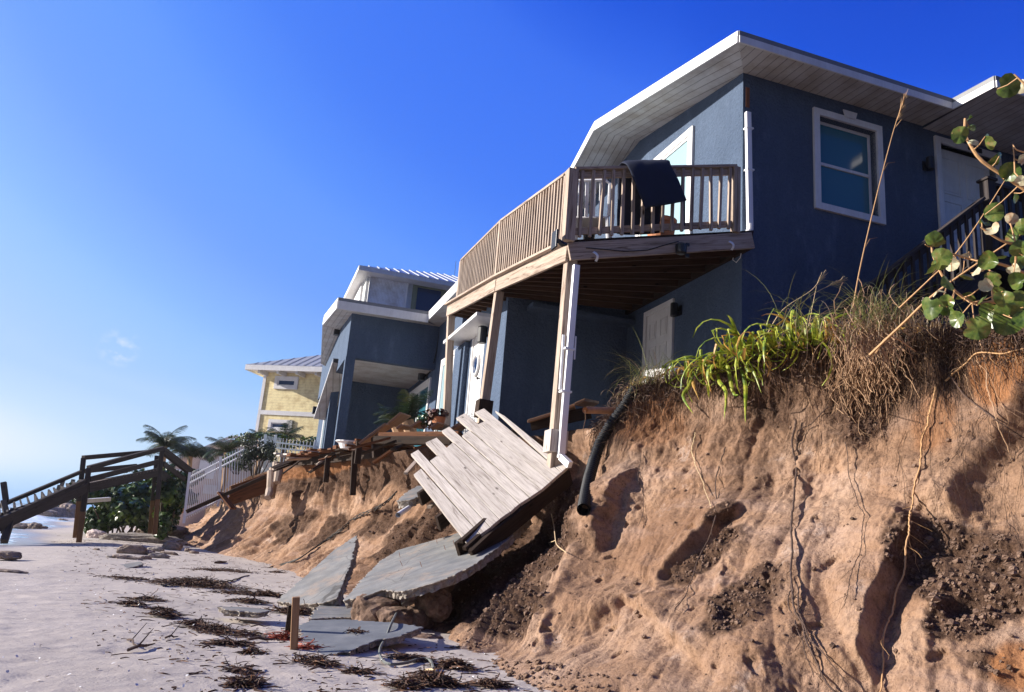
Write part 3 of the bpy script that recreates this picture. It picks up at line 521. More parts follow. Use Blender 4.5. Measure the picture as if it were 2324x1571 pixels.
mb = MB(); mb.prism([c_+UY*(.18*math.cos(k*.3927))+UZ*(.18*math.sin(k*.3927)) for k in range(16)], UX*.01); mb.build('porthole', 'glass_navy', house)
sconce(house, W(-2.36,4.6,3.72), -UX, .09, .32)
# ---- far wing with the recessed porch
A2 = -4.32; B2 = 10.74
wall(house, [((A2,-2.0),(B2,B2+.25),(4.25,5.44)),((-2.0,-1.8),(7.0,9.9),(4.33,5.6)),((-2.0,-1.8),(7.0,7.3),(1.2,4.33)),((-2.0,-1.8),(9.9,B2+.25),(1.2,5.6)),((-2.0,-1.8),(B2+.25,14.4),(1.2,4.4)),((A2,-1.8),(14.2,14.4),(1.2,4.4)),((A2,A2+.22),(B2+.25,18.5),(4.25,5.55))])
wall(house, [((A2-.01,A2+.23),(B2-.01,B2+.24),(1.2,4.249))], name='column'); wall(house, [((A2,A2+.22),(13.7,13.95),(1.2,4.249))], name='column'); wall(house, [((A2+.25,A2+.45),(14.4,20),(1.2,4.6))], 'stucco_blue', 'wall')
mb = MB(); mb.quad([W(A2+.2,B2+.25,4.27), W(A2+.2,14.2,4.27), W(-2,14.2,4.27), W(-2,B2+.25,4.27)], X=UX); mb.build('porch_ceiling', 'soffit', house)
window(house, W(-2.0,9.9,2.0), -UY, -UX, 2.6, 2.33, .13, 'v', 'glass_pale')
window(house, W(-2.0,13.75,2.0), -UY, -UX, 2.75, 2.08, .15, 'v', 'glass_teal')
window(house, W(A2+.25,17.6,2.0), -UY, -UX, 2.9, 2.0, .15, 'v', 'glass_pale')
Q0=(-4.74,10.32,5.64); Q1=(-4.82,13.4,5.93); Q2=(-4.45,17.2,5.55); M0=(-2.40,10.32,5.66); M1=(-2.40,6.95,5.64); M2=(-1.0,6.95,5.64)
fascia(house, [M0,Q0], .30, cap='grey_trim'); fascia(house, [Q0,Q1,Q2], .30, cap='white_trim'); fascia(house, [M2,M1,M0], .26, cap='white_trim')
mb = MB(); mb.quad([b(Q0,.29), b(M0,.29), W(-2,B2,5.42), W(A2,B2,5.40)], X=UX); mb.quad([b(Q0,.29), W(A2,B2,5.40), W(A2,13.4,5.62), b(Q1,.29)], X=UY); mb.quad([b(Q1,.29), W(A2,13.4,5.62), W(A2,17.2,5.2), b(Q2,.29)], X=UY)
mb.quad([b(M0,.25), b(M1,.25), W(-2,6.95,5.4), W(-2,10.8,5.42)], X=UX); mb.build('soffit', 'soffit', house)
mb = MB(); mb.quad([W(*Q0), W(*Q1), W(0,13.4,6.0), W(0,10.3,5.7), W(*M0)]); mb.quad([W(*Q1), W(*Q2), W(0,17.2,5.6), W(0,13.4,6.0)]); mb.quad([W(*M0), W(0,10.3,5.7), W(0,6.95,5.7), W(*M1)]); mb.build('roof', 'roof_shingle', house)
# lowest roof of the last wing
g0 = ona(592,0,0); e0 = onb(*(757.6,813.6), 14.9); 
X0 = ona(757.6,813.6,-4.45)-C0; X1 = ona(715,942,-4.62)-C0
xa = lambda v: (v.dot(UX), v.dot(UY), v.z)
r1, r2 = xa(X0), xa(X1); fascia(house, [r1,(r2[0],r2[1],r2[2])], .12, cap='roof_grey')
mb = MB(); mb.quad([W(*r1)-UZ*.11, W(r1[0]+.6,r1[1]+.2,r1[2]-.12), W(r2[0]+.5,r2[1]+.1,r2[2]-.12), W(*r2)-UZ*.11], X=UY); mb.build('soffit', 'soffit', house)
mb = MB(); mb.quad([W(*r1), W(*r2), W(r2[0]+.6,r2[1]+.2,r2[2]+.0), W(r1[0]+.7,r1[1],r1[2]+.05)]); mb.build('roof', 'roof_shingle', house)
for q, pl, ln in (((1708,1503),-2.0,-UX),((1622,1576),-2.0,-UX)):
    p = ona(q[0]*.5674, q[1]*.5674, pl); sconce(house, p, ln, .1, .3)
for (x, y, pl) in ((771,751,A2),(697+22,932,A2+.25)):
    mb = MB(); p = ona(x, y, pl); mb.box(p, UY, UX, UZ, (-.1,.1), (-.16,.0), (-.14,.14)); mb.build('wall_lamp', 'black_metal', house, bevel=.01)
cab = [onb(999+.0,744,B2-.03), onb(994,775,B2-.03), onb(990,800,B2-.03), onb(984,825,B2-.03)]
mb = MB(); mb.tube(cab, .02, 6); mb.tube([ona(x,y,-2.03) for x, y in ((985,826),(975,845),(955,865),(935,885))], .018, 6); mb.build('conduit', 'black_metal', house)
# ------------------------------------------------------------------ sagging balcony
deck = thing('balcony_deck', 'sagging weathered timber balcony on tall posts, jutting from the seaward side of the blue house', 'balcony', W(-1.4,3,2.0))
def zfl(a, bb):
    o = np.interp(bb, [-.3,2.89,6.3], [3.83,4.31,4.74]); t = min(1, max(0, -a/2.8)); return 4.56*(1-t)+o*t
def D(a, bb, dz=0): return W(a, bb, zfl(a, bb)+dz)
AE = -2.8; BE = -.27; BF = 6.35
mb = MB()
bb = BE
while bb < BF-.05:
    mb.prism([D(AE-.03,bb,-.035), D(-.0,bb,-.035), D(-.0,bb+.132,-.035), D(AE-.03,bb+.132,-.035)], UZ*.035); bb += .14
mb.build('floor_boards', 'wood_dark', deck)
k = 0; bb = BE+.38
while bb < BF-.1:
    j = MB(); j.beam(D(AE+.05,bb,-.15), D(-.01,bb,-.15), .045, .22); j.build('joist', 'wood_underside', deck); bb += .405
def rim(p, q, name='rim_beam', mat='wood_weathered'):
    m_ = MB(); m_.beam(p, q, .045, .235); return m_.build(name, mat, deck, bevel=.004)
rim(D(AE-.0,BE,-.155), D(-.02,BE,-.155)); rim(D(AE,BE+.03,-.155), D(AE,2.89,-.155)); rim(D(AE-.01,2.89,-.155), D(AE-.01,BF,-.155)); 
mb = MB(); mb.beam(D(AE-.05,BE-.0,-.02), D(AE-.05,2.89,-.02), .09, .035); mb.beam(D(AE-.05,2.9,-.02), D(AE-.05,BF,-.02), .09, .035); mb.build('edge_board', 'wood_weathered', deck)
mb = MB(); mb.beam(W(-.03,BE,4.40), W(-.03,BF,4.40), .05, .24); mb.build('ledger', 'wood_dark', deck)
RH = 1.02
def railing(P, Q, nb, nrm, posts):
    d = Q-P; L = d.length
    m_ = MB(); m_.beam(P+UZ*(RH-.02), Q+UZ*(RH-.02), .14, .038); m_.build('hand_rail', 'wood_weathered', deck, bevel=.004)
    m_ = MB(); m_.beam(P+UZ*(RH-.10), Q+UZ*(RH-.10), .038, .09); m_.beam(P+UZ*.12, Q+UZ*.12, .038, .09); m_.build('rail', 'wood_weathered', deck, bevel=.003)
    for i in range(nb):
        t = (i+.75)/(nb+.5); p = P+d*t+nrm*(.042); j = random.uniform(-.012,.012); e = d.normalized()
        m_ = MB(); m_.beam(p+UZ*(.02+random.uniform(0,.03))+e*j, p+UZ*(RH-.05)-e*j, .040, .040, e); m_.build('baluster', 'wood_weathered', deck, bevel=.003)
    for p, s_ in posts: m_ = MB(); m_.beam(p-UZ*.03, p+UZ*(RH-.04), s_, s_, UX); m_.build('rail_post', 'wood_weathered', deck, bevel=.005)
pB = D(AE,BE); pC = D(AE+.03,2.89); pD = D(AE+.20,6.27); pE = D(-.31,BE+.02)
railing(pB, pE, 16, -UY, [(pB-UY*.02-UX*.03,.14),(pE+UX*.0-UY*.03,.10)]); railing(pB+UY*.1, pC, 26, -UX, [(pC-UX*.03,.10)]); railing(pC, pD, 24, -UX, [(pD-UX*.02,.10)])
def post(top, bot, s_, blk=None, base='wood_weathered'):
    m_ = MB(); m_.beam(bot, top, s_, s_, UX); o = m_.build('post', 'wood_weathered', deck, bevel=.006)
    if blk is not None:
        m_ = MB(); p = lerp(bot, top, blk[0]); q = lerp(bot, top, blk[1]); m_.beam(p, q, blk[2], blk[2], UX); m_.build('post_sleeve', base, o, bevel=.006)
pb_t = D(AE+.09,BE+.14,-.27); pb_b = W(AE+.02,BE+.10,.86); post(pb_t, pb_b, .14, (.085,.185,.23), 'wood_deck_white')
post(D(AE+.07,2.95,-.27), W(-2.84,2.93,1.80), .14, (.045,.17,.235), 'wood_dark'); post(D(AE+.05,6.25,-.27), W(-2.60,6.27,1.9), .14)
# downpipe hung on the corner post
mb = MB(); t_ = onb(1308,602,BE-.06); e_ = onb(1273,1040,BE-.04); mb.beam(e_, t_, .085, .065, UY); mb.beam(e_+UZ*.02, e_+(-UY*.16+UX*.06-UZ*.09), .085, .065, UX)
dp = mb.build('downpipe', 'white_pvc', deck, bevel=.008)
for t in (.33,.55): mb = MB(); p = lerp(e_, t_, t); mb.box(p, UX, UY, UZ, (-.075,.06), (-.045,.06), (-.012,.012)); mb.build('pipe_bracket', 'white_metal', dp)
mb = MB(); p = lerp(e_, t_, .42); mb.beam(p-UX*.075-UZ*.2+UY*.03, p-UX*.075+UZ*.5+UY*.03, .03, .03, UX); mb.beam(p+UX*.08+UZ*.2, p+UX*.08+UZ*.5, .012, .02, UX); mb.build('conduit', 'white_pvc', deck, bevel=.003)
# loose brackets, floodlight and speaker on the rim
for (x, y) in ((1347,572),(1655,548)):
    mb = MB(); p = onb(x, y, BE-.03); arc = [p+UX*(.045*math.sin(k*.5))-UZ*(.03*k)-UY*(.05*math.sin(k*.8)) for k in range(5)]
    for a_, c_ in zip(arc, arc[1:]): mb.beam(a_, c_, .03, .008, UY)
    mb.build('loose_bracket', 'white_metal', deck)
mb = MB(); p = onb(1268,545,BE-.1); mb.box(p, UX, UY, UZ, (-.045,-.015), (-.02,.15), (-.1,.14)); mb.tube([p+UX*-.02, p+UX*.06-UZ*.05, p+UX*.12-UZ*.03], [.03,.04,.02], 8); mb.build('flood_light', 'black_metal', deck, bevel=.006)
mb = MB(); p = onb(1546,560,BE-.1); mb.tube([p-UZ*.11, p-UZ*.09, p+UZ*.02, p+UZ*.05], [.04,.075,.08,.04], 12); mb.box(p, UX, UY, UZ, (.06,.11), (-.03,.0), (.02,.06)); mb.box(p, UX, UY, UZ, (.06,.11), (-.03,0), (-.14,-.1)); mb.build('flood_light', 'black_metal', deck)
mb = MB(); mb.tube([onb(x,y,BE-.035) for x, y in ((1330,563),(1370,566),(1420,571),(1470,568),(1510,556),(1540,548))], .007, 5); mb.build('cable', 'cable_black', deck)
# cushion over the rail
def cloth(name, pts_rows, thick, mat, **kw):
    P = np.array([[list(p) for p in r] for r in pts_rows]); P = cr_interp(cr_interp(P, np.linspace(0, len(P)-1, 34)).transpose(1,0,2), np.linspace(0, P.shape[1]-1, 22)).transpose(1,0,2)
    N = normals(P); P = P+N*(.010*fbm(P*7, 3, 201))[...,None]; nr, nc = P.shape[:2]
    uu = np.minimum(np.arange(nc), nc-1-np.arange(nc))[None,:]*np.ones((nr,1)); vv = np.minimum(np.arange(nr), nr-1-np.arange(nr))[:,None]*np.ones((1,nc))
    tt = thick*np.sqrt(np.clip(np.minimum(uu, vv)/3.0, 0.02, 1)); A = P+N*tt[...,None]/2; Bq = P-N*tt[...,None]/2
    mb = MB(); V = np.concatenate([A.reshape(-1,3), Bq.reshape(-1,3)]); F = []; o = nr*nc
    for r in range(nr-1):
        for c in range(nc-1): k = r*nc+c; F += [(k,k+1,k+nc+1,k+nc),(o+k+nc,o+k+nc+1,o+k+1,o+k)]
    for c in range(nc-1): F += [(c,o+c,o+c+1,c+1),((nr-1)*nc+c+1,o+(nr-1)*nc+c+1,o+(nr-1)*nc+c,(nr-1)*nc+c)]
    for r in range(nr-1): F += [(r*nc+nc-1,o+r*nc+nc-1,o+(r+1)*nc+nc-1,(r+1)*nc+nc-1),((r+1)*nc,o+(r+1)*nc,o+r*nc,r*nc)]
    mb.add(V.tolist(), F); return mb.build(name, mat, smooth=True, **kw)
V5 = lambda x, y: (1219.9+.21666*x, 340.4+.21666*y)
rows = [[onb(*V5(x,y), BE+.16) for x, y in ((830,880),(980,890),(1140,885),(1280,870))], [onb(*V5(x,y), BE+.16) for x, y in ((840,520),(980,520),(1130,510),(1300,500))],
        [onb(*V5(x,y), BE+.14) for x, y in ((850,200),(1000,190),(1180,180),(1360,170))], [onb(*V5(x,y), BE+.02) for x, y in ((890,138),(1040,128),(1200,122),(1375,118))],
        [onb(*V5(x,y), BE-.13) for x, y in ((955,190),(1100,180),(1250,170),(1400,165))], [onb(*V5(x,y), BE-.19) for x, y in ((1040,400),(1190,390),(1340,370),(1490,350))], [onb(*V5(x,y), BE-.22) for x, y in ((1130,605),(1280,585),(1420,565),(1565,530))]]
cloth('cushion', rows, .045, 'navy_cloth', label='thick navy blue lounger cushion slung over the balcony rail', cat='cushion')
mb = MB(); q = [onb(*V5(x,y), BE-.25) for x, y in ((1540,520),(1540,795))]; mb.beam(q[1], q[0], .02, .006, UY); mb.build('strap', 'navy_cloth', bpy.data.objects['cushion'])
# white plastic chair, clay pot, black bucket on the balcony
def chair(o, ang):
    c = thing('patio_chair', 'white plastic armchair standing behind the balcony balusters', 'chair', o); ca, sa = math.cos(ang), math.sin(ang); X = UX*ca+UY*sa; Y = -UX*sa+UY*ca
    L = lambda x, y, z: o+X*x+Y*y+UZ*z
    m_ = MB(); m_.box(o, X, Y, UZ, (-.25,.25), (-.24,.24), (.40,.43)); m_.build('seat', 'white_pvc', c, bevel=.012)
    for sx in (-1,1):
        for sy in (-1,1): m_ = MB(); m_.tube([L(sx*.28,sy*.28,0), L(sx*.24,sy*.22,.42)], [.022,.03], 6); m_.build('leg', 'white_pvc', c)
        m_ = MB(); m_.tube([L(sx*.27,-.24,.42), L(sx*.28,-.22,.64), L(sx*.28,.2,.66)], .024, 6); m_.build('armrest', 'white_pvc', c)
    m_ = MB(); m_.tube([L(-.26,.22,.43), L(-.27,.32,.88), L(-.2,.34,.93), L(.2,.34,.93), L(.27,.32,.88), L(.26,.22,.43)], .024, 6)
    for k in range(4): m_.beam(L(-.15+k*.1,.23,.43), L(-.15+k*.1,.33,.92), .05, .012, UY)
    m_.build('backrest', 'white_pvc', c)
chair(D(-2.15,.55), 2.6)
def lathe(o, prof, n=18):
    m_ = MB(); k = len(prof); vs = [o+UX*(r*math.cos(2*math.pi*j/n))+UY*(r*math.sin(2*math.pi*j/n))+UZ*z for r, z in prof for j in range(n)]
    m_.add(vs, [(i*n+j, i*n+(j+1)%n, (i+1)*n+(j+1)%n, (i+1)*n+j) for i in range(k-1) for j in range(n)]+[tuple(range(n))[::-1]]); return m_
lathe(D(-.95,.7), [(.16,0),(.22,.42),(.24,.43),(.24,.50),(.21,.50),(.20,.4)]).build('plant_pot', 'clay_pot', label='terracotta pot behind the balcony balusters, right of the navy cushion', cat='pot')
lathe(D(-2.35,.15), [(.07,0),(.09,.22),(.095,.22),(.08,.21)]).build('bucket', 'black_plastic', label='small black bucket on the balcony floor by the corner post', cat='bucket')
# ------------------------------------------------------------------ outside stairs up to the side door
st = thing('exterior_staircase', 'dark timber outside stairs with balusters climbing to the side door of the blue house', 'stairs', W(1.8,-.7,2.0))
bq = -1.15; p0 = onb(1820,765,bq); p1 = onb(2228,452,bq); p2 = onb(2240,412,bq); dr = (p1-p0)
mb = MB(); mb.beam(p0, p1, .13, .04); mb.build('hand_rail', 'wood_grey', st, bevel=.004); mb = MB(); mb.beam(p0-UZ*.09, p1-UZ*.09, .04, .09); mb.beam(p0-UZ*.88, p1-UZ*.88, .04, .09); mb.build('rail', 'wood_grey', st)
for i in range(22): m_ = MB(); p = p0+dr*((i+.5)/22)-UY*.03; m_.beam(p-UZ*.95, p-UZ*.03, .042, .042, UX); m_.build('baluster', 'wood_grey', st, bevel=.003)
for s_ in (-1.12,-.1): mb = MB(); o_ = UY*(s_-bq); mb.beam(p0-UZ*1.12+o_, p1-UZ*1.12+o_, .05, .26); mb.build('stringer', 'wood_grey', st)
for i in range(12): m_ = MB(); p = p0+dr*((i+.5)/12)-UZ*1.05; m_.box(p, UX, UY, UZ, (-.14,.14), (.03,1.0), (-.02,.02)); m_.build('tread', 'wood_grey', st)
mb = MB(); np_ = W(p2.dot(UX)-C0.dot(UX), bq, 0); mb.beam(np_+UZ*(p2.z-1.35), np_+UZ*p2.z, .15, .15, UX); mb.beam(np_+UZ*(p2.z-.01), np_+UZ*(p2.z+.03), .20, .20, UX); mb.build('newel_post', 'wood_grey', st, bevel=.006)
ah = np_.dot(UX)-C0.dot(UX); fz = p2.z-1.1
mb = MB(); mb.h((ah,6.6),(bq+.05,-.08),(fz-.04,fz)); mb.build('landing', 'wood_grey', st); mb = MB(); mb.h((ah,6.6),(bq-.0,bq+.045),(fz-.27,fz-.045)); mb.build('rim_beam', 'wood_grey', st)
mb = MB(); mb.h((ah+.08,6.6),(bq-.07,bq+.07),(p2.z-.07,p2.z-.03)); mb.h((ah+.08,6.6),(bq-.02,bq+.02),(p2.z-.17,p2.z-.08)); mb.h((ah+.08,6.6),(bq-.02,bq+.02),(fz+.08,fz+.17)); mb.build('landing_rail', 'wood_grey', st)
for i in range(16): m_ = MB(); a_ = ah+.2+i*.145; m_.h((a_,a_+.042),(bq-.062,bq-.021),(fz+.02,p2.z-.08)); m_.build('baluster', 'wood_grey', st, bevel=.003)
for a_ in (ah+.02, 5.5): m_ = MB(); m_.h((a_-.07,a_+.07),(bq+.05,bq+.19),(1.2,fz-.05)); m_.build('support_post', 'wood_grey', st)
# ------------------------------------------------------------------ fallen decking
Z6 = lambda x, y: (851.1+.325*x, 851.1+.325*y)
PA = at(*Z6(655,1190), 8.45); PB_ = at(*Z6(1300,680), 9.35); PC = at(*Z6(262,690), 10.35)
pl = Plane(PA, PB_, PC); 
fd = thing('fallen_decking', 'pale sheet of deck boards tipped over the bluff edge below the balcony', 'decking', PA)
ends = [(268,695),(322,652),(383,600),(440,560),(495,512),(545,470),(605,425),(660,385),(722,343),(778,318),(838,250),(905,285)]
jut = {1:(248,552,303,520), 3:(352,474,432,438), 5:(463,390,520,360), 7:(565,300,628,266), 9:(695,263,762,233)}
bots = [(655,1190),(735,1112),(805,1062),(868,1008),(945,955),(1010,898),(1083,852),(1160,800),(1228,742),(1262,712),(1300,680),(1345,640)]
up3 = (pl.hit(*Z6(268,695))-pl.hit(*Z6(655,1190))).normalized()
for i in range(11):
    a, b_ = pl.hit(*Z6(*bots[i])), pl.hit(*Z6(*bots[i+1])); c, e = pl.hit(*Z6(*ends[i+1])), pl.hit(*Z6(*ends[i]))
    if i in jut: j = jut[i]; c, e = pl.hit(*Z6(j[2],j[3])), pl.hit(*Z6(j[0],j[1]))
    ax = (b_-a).normalized()*.0035; m_ = MB(); X = (e-a).normalized()
    q = [a+ax, e+ax, c-ax, b_-ax]; off = pl.n*random.uniform(-.002,.003); q = [p+off for p in q]
    m_.prism(q, -pl.n*.038); m_.build('deck_board', 'wood_deck_white', fd, bevel=.003)
for t in (.12,.45,.8):
    a = lerp(pl.hit(*Z6(655,1190)), pl.hit(*Z6(268,695)), t)+pl.n*-.13-(PB_-PA)*.06; b_ = lerp(pl.hit(*Z6(1300,680)), pl.hit(*Z6(905,285)), t)-pl.n*.13
    m_ = MB(); m_.beam(a, b_, .045, .18, pl.n); m_.build('joist', 'wood_dark', fd)
m_ = MB(); a = PA-pl.n*.05-up3*.0; b_ = pl.hit(*Z6(1345,640))-pl.n*.05; m_.beam(a-pl.n*.09, b_-pl.n*.09, .04, .18, pl.n); m_.build('rim_joist', 'wood_dark', fd)
for k, (x, y, F_) in enumerate(((600,1165,8.5),(625,1215,8.4),(665,1240,8.35))):
    m_ = MB(); p = at(*Z6(x,y), F_); d_ = (pl.hit(*Z6(800,1065))-PA).normalized(); m_.beam(p, p+d_*.5-pl.n*.05+up3*.1, .05, .04, pl.n); m_.build('broken_batten', 'wood_dark', fd, bevel=.003)
# ------------------------------------------------------------------ concrete slabs
def slab(name, outline, depths, thick, label, mat='concrete', down=None, seed=0, cat='slab'):
    P3 = [at(*outline[i], F_) for i, F_ in depths]; pln = Plane(*P3); pts = [pln.hit(*o) for o in outline]
    fine = []
    rng = random.Random(seed)
    for i, p in enumerate(pts):
        q = pts[(i+1) % len(pts)]; k = max(1, int((q-p).length/.03))
        for j in range(k):
            v = lerp(p, q, j/k); s_ = .012 if j else 0; fine.append(v+Vector((rng.gauss(0,s_),rng.gauss(0,s_),rng.gauss(0,s_*.5))))
    fine = [p-pln.n*(p-pln.p).dot(pln.n) for p in fine]
    cen = sum(fine, Vector())/len(fine); n = len(fine); X = (pts[1]-pts[0]).normalized(); Y = pln.n.cross(X)
    m_ = MB(); L = lambda p: ((p-cen).dot(X), (p-cen).dot(Y), (p-cen).dot(pln.n)+seed)
    e0 = pln.n*-.006
    rings = [[p for p in fine], [p+e0+(p-cen).normalized()*.006+pln.n*rng.gauss(0,.002) for p in fine]]
    for h_ in (.35,.7,1.0): rings.append([p-pln.n*thick*h_+(p-cen).normalized()*rng.uniform(-.035,.002)+pln.n*rng.gauss(0,.006) for p in fine])
    o = thing(name, label, cat, pts[0])
    m_.add(fine, [tuple(range(n))], [L(p) for p in fine]); m_.build('slab_face', mat, o)
    m2 = MB(); m2.add([p for r in rings for p in r], [(i*n+j, i*n+(j+1)%n, (i+1)*n+(j+1)%n, (i+1)*n+j) for i in range(4) for j in range(n)]+[tuple(4*n+j for j in range(n))], [L(p) for r in rings for p in r]); m2.build('broken_edge', 'concrete_edge', o)
    return o, pln
S7 = lambda x, y: (283.7+.3663*x, 1078+.3663*y)
big, bp = slab('concrete_slab', [(780,1362),(860,1275),(905,1248),(1000,1222),(1055,1205),(1130,1180),(1206,1172),(1150,1228),(1075,1282),(1015,1312),(975,1325),(915,1342),(870,1338),(830,1352)], [(0,8.3),(3,10.3),(6,9.8)], .085, 'largest broken concrete slab, long and grey with bent nails, lying under the fallen deck boards', seed=1)
nl = MB()
for x, y in ((1705,510),(1000+290,500),(1718,565),(1838,570),(1935,425),(1978,400),(2040,435),(1985,465)):
    p = bp.hit(*S7(x,y)); nl = MB(); nl.tube([p, p+bp.n*.03, p+bp.n*.06+UX*random.uniform(-.02,.02)], .003, 5); nl.build('nail', 'rust', big)
slab('concrete_slab', [S7(*q) for q in ((940,785),(1120,625),(1290,470),(1435,375),(1400,545),(1310,765),(1200,795),(1090,800))], [(0,9.6),(3,11.0),(5,9.0)], .11, 'tall triangular grey concrete slab leaning on the bluff with its dark broken edge to the right', seed=2)
slab('concrete_slab', [S7(*q) for q in ((1140,893),(1230,775),(1375,780),(1500,815),(1480,885),(1300,880))], [(0,8.1),(1,9.5),(4,8.25)], .08, 'small pale grey concrete slab above the dark front slab', seed=3)
fs, fp_ = slab('concrete_slab', [S7(*q) for q in ((1070,935),(1150,900),(1350,895),(1650,915),(1835,940),(1700,1000),(1560,1020),(1400,1085),(1200,1130),(1120,1080))], [(0,7.45),(4,7.0),(8,6.0)], .055, 'dark slate-grey concrete slab nearest the camera, flat on the sand behind the upright stake', seed=4, mat='concrete_dark')
slab('concrete_slab', [Z6(*q) for q in ((160,880),(200,830),(290,775),(345,770),(380,800),(330,840),(250,870))], [(0,10.6),(2,11.4),(5,10.7)], .1, 'small chunk of concrete lodged in the dirt left of the fallen deck boards', seed=5)
slab('concrete_slab', [S7(*q) for q in ((575,815),(700,818),(830,825),(900,840),(830,852),(650,838))], [(0,7.9),(2,8.0),(4,7.6)], .05, 'thin dark concrete shard half buried in the sand among the seaweed', seed=6)
Z10 = lambda x, y: (.19865*x, 993+.19865*y)
slab('concrete_slab', [Z10(*q) for q in ((1170,1505),(1300,1470),(1480,1435),(1600,1418),(1638,1440),(1560,1470),(1420,1497))], [(0,13.2),(2,14.2),(5,13.6)], .16, 'smooth pale slab tilted in the sand in front of the far rock pile', seed=7)
# stake, pipes, cables
m_ = MB(); m_.beam(atz(666,1492,ZS-.05), at(672,1355,6.15), .055, .038, UY); m_.build('wooden_stake', 'wood_fresh', bevel=.004, label='upright raw wooden stake in the sand beside the dark concrete slab', cat='stake')
m_ = MB(); m_.beam(atz(655,1440,ZS-.03), at(664,1376,6.9), .07, .02, UY); m_.build('wooden_stake', 'wood_dark', bevel=.004, label='short dark board standing just behind the raw wooden stake', cat='stake')
_b = [at(1442,880,8.6), at(1415,925,8.55), at(1385,965,8.5), at(1362,1005,8.4), at(1348,1045,8.3), at(1337,1085,8.2), at(1330,1120,8.15), at(1324,1158,8.1)]
_pp = [(1442,880),(1415,925),(1385,965),(1362,1005),(1348,1045),(1337,1085),(1330,1120),(1324,1158)]; base = [at(x, y, min(p.y, dpx(x, y, 0).y-.07-.012*i)) for i, (p, (x, y)) in enumerate(zip(_b, _pp))]; base = [base[0]]+[at(*_pp[i], (base[i-1].y+base[i].y+base[i+1].y)/3) for i in range(1,7)]+[base[7]]
pts = []; rs = []
for i in range(len(base)-1):
    n_ = max(2, int((base[i+1]-base[i]).length/.010))
    for k in range(n_): pts.append(lerp(base[i], base[i+1], k/n_)); rs.append(.062 if (len(pts)//2 % 2) else .053)
m_ = MB(); m_.tube(pts, rs, 20, False); m_.tube(pts[::-1], [.048]*len(pts), 14, False); m_.build('corrugated_pipe', 'black_plastic', label='black corrugated drain pipe hanging out of the bluff below the house corner', cat='pipe')
a, b_ = at(1328,931,8.3), at(1445,934,8.9); m_ = MB(); m_.tube([a, b_], .038, 14, False); m_.tube([b_, a+(b_-a)*.01], .031, 14, False); m_.build('drain_pipe', 'brown_pipe', label='short rusty brown pipe stub sticking out level above the black corrugated pipe', cat='pipe')
m_ = MB(); m_.tube([a, a-UZ*.1+UX*.01, a-UZ*.2-UX*.01, a-UZ*.32+UX*.01], .004, 4); m_.build('hanging_wire', 'root_pale', label='thin pale wire dangling from the end of the brown pipe', cat='wire')
m_ = MB(); a, b_ = at(*Z6(160,978), 10.2), at(*Z6(240,925), 10.6); m_.tube([a, b_], .034, 12, False); m_.tube([b_, a], .028, 12, False); m_.build('pvc_pipe', 'white_pvc', label='short white plastic pipe poking out of the dirt below the small concrete chunk', cat='pipe')
# long twisted cable from the far slope down to the wrack on the sand
Q9 = lambda x, y: (595.8+.23478*x, 851.1+.23478*y)
tr = [S7(230,690),S7(420,672),S7(620,668),S7(730,640),S7(900,585),S7(1070,535),S7(1170,470),S7(1260,410),S7(1350,340),S7(1450,265),S7(1560,215),S7(1640,160),S7(1690,110)]
P_ = [dpx(x, y, .05) if i > 4 else (dpx(x, y, .03)) for i, (x, y) in enumerate(tr)]
P_ = [Vector(v) for v in cr_interp(np.array([list(p) for p in P_]), np.linspace(0, len(P_)-1, 150)).tolist()]
m_ = MB()
for k in range(3): m_.tube([p+Vector((math.cos(i*.5+k*2.1)*.018, 0, math.sin(i*.43+k*2.1)*.02)) for i, p in enumerate(P_)], .010, 5)
m_.build('cable', 'cable_black', label='long black twisted cable running from the seaweed up the lit bluff', cat='cable')
tr = [S7(1770,770),S7(1720,830),S7(1660,900),S7(1620,1000),S7(1580,1080),S7(1590,1140),S7(1640,1172),S7(1740,1165),S7(1830,1140),S7(1890,1150),S7(1912,1200)]
P_ = [dpx(*tr[0],.03), dpx(*tr[1],.05), at(*tr[2],7.2), at(*tr[3],6.75), at(*tr[4],6.3)]+[atz(x,y,ZS+.015) for x, y in tr[5:]]
P_ = [Vector(v) for v in cr_interp(np.array([list(p) for p in P_]), np.linspace(0, len(P_)-1, 70)).tolist()]
m_ = MB(); m_.tube(P_, .011, 6); m_.build('cable', 'cable_grey', label='loose grey cable looping over the dark front slab onto the sand', cat='cable')
# ------------------------------------------------------------------ rim of the lower boardwalk hanging in the air
bw = thing('broken_boardwalk', 'broken brown boardwalk jutting over the bluff in front of the porch, its boards askew', 'boardwalk', W(-4.6,9,1.8))
Q = lambda x, y, F_: at(*Q9(x,y), F_)
edge = [(112,768,20.6),(260,762,19.6),(420,742,18.6),(570,715,17.4),(720,688,16.4),(850,668,15.4),(955,655,14.6)]
E_ = [Q(*e) for e in edge]; E_ = [Vector(v) for v in cr_interp(np.array([list(p) for p in E_]), np.linspace(0, 6, 27)).tolist()]
for i in range(26):
    p, q = E_[i], E_[i+1]; j = random.uniform(-.12,.10); h_ = random.uniform(-.02,.03)*(1+(i % 5 == 0)*1.5); e = (q-p)*.03; m_ = MB(); o_ = UZ*h_-UX*j
    m_.prism([p+e+o_, q-e+o_, q-e+UX*2.2+UZ*0.02, p+e+UX*2.2+UZ*.02], -UZ*.04); m_.build('deck_board', 'wood_deck_white' if i < 3 else 'wood_brown', bw, bevel=.004)
for k in range(4):
    m_ = MB(); o_ = UX*(.45+.5*k)-UZ*.14
    for p, q in zip(E_[::4], E_[4::4]+[E_[-1]]):
        if (q-p).length > .01: m_.beam(p+o_, q+o_, .05, .19)
    m_.build('stringer', 'wood_dark', bw)
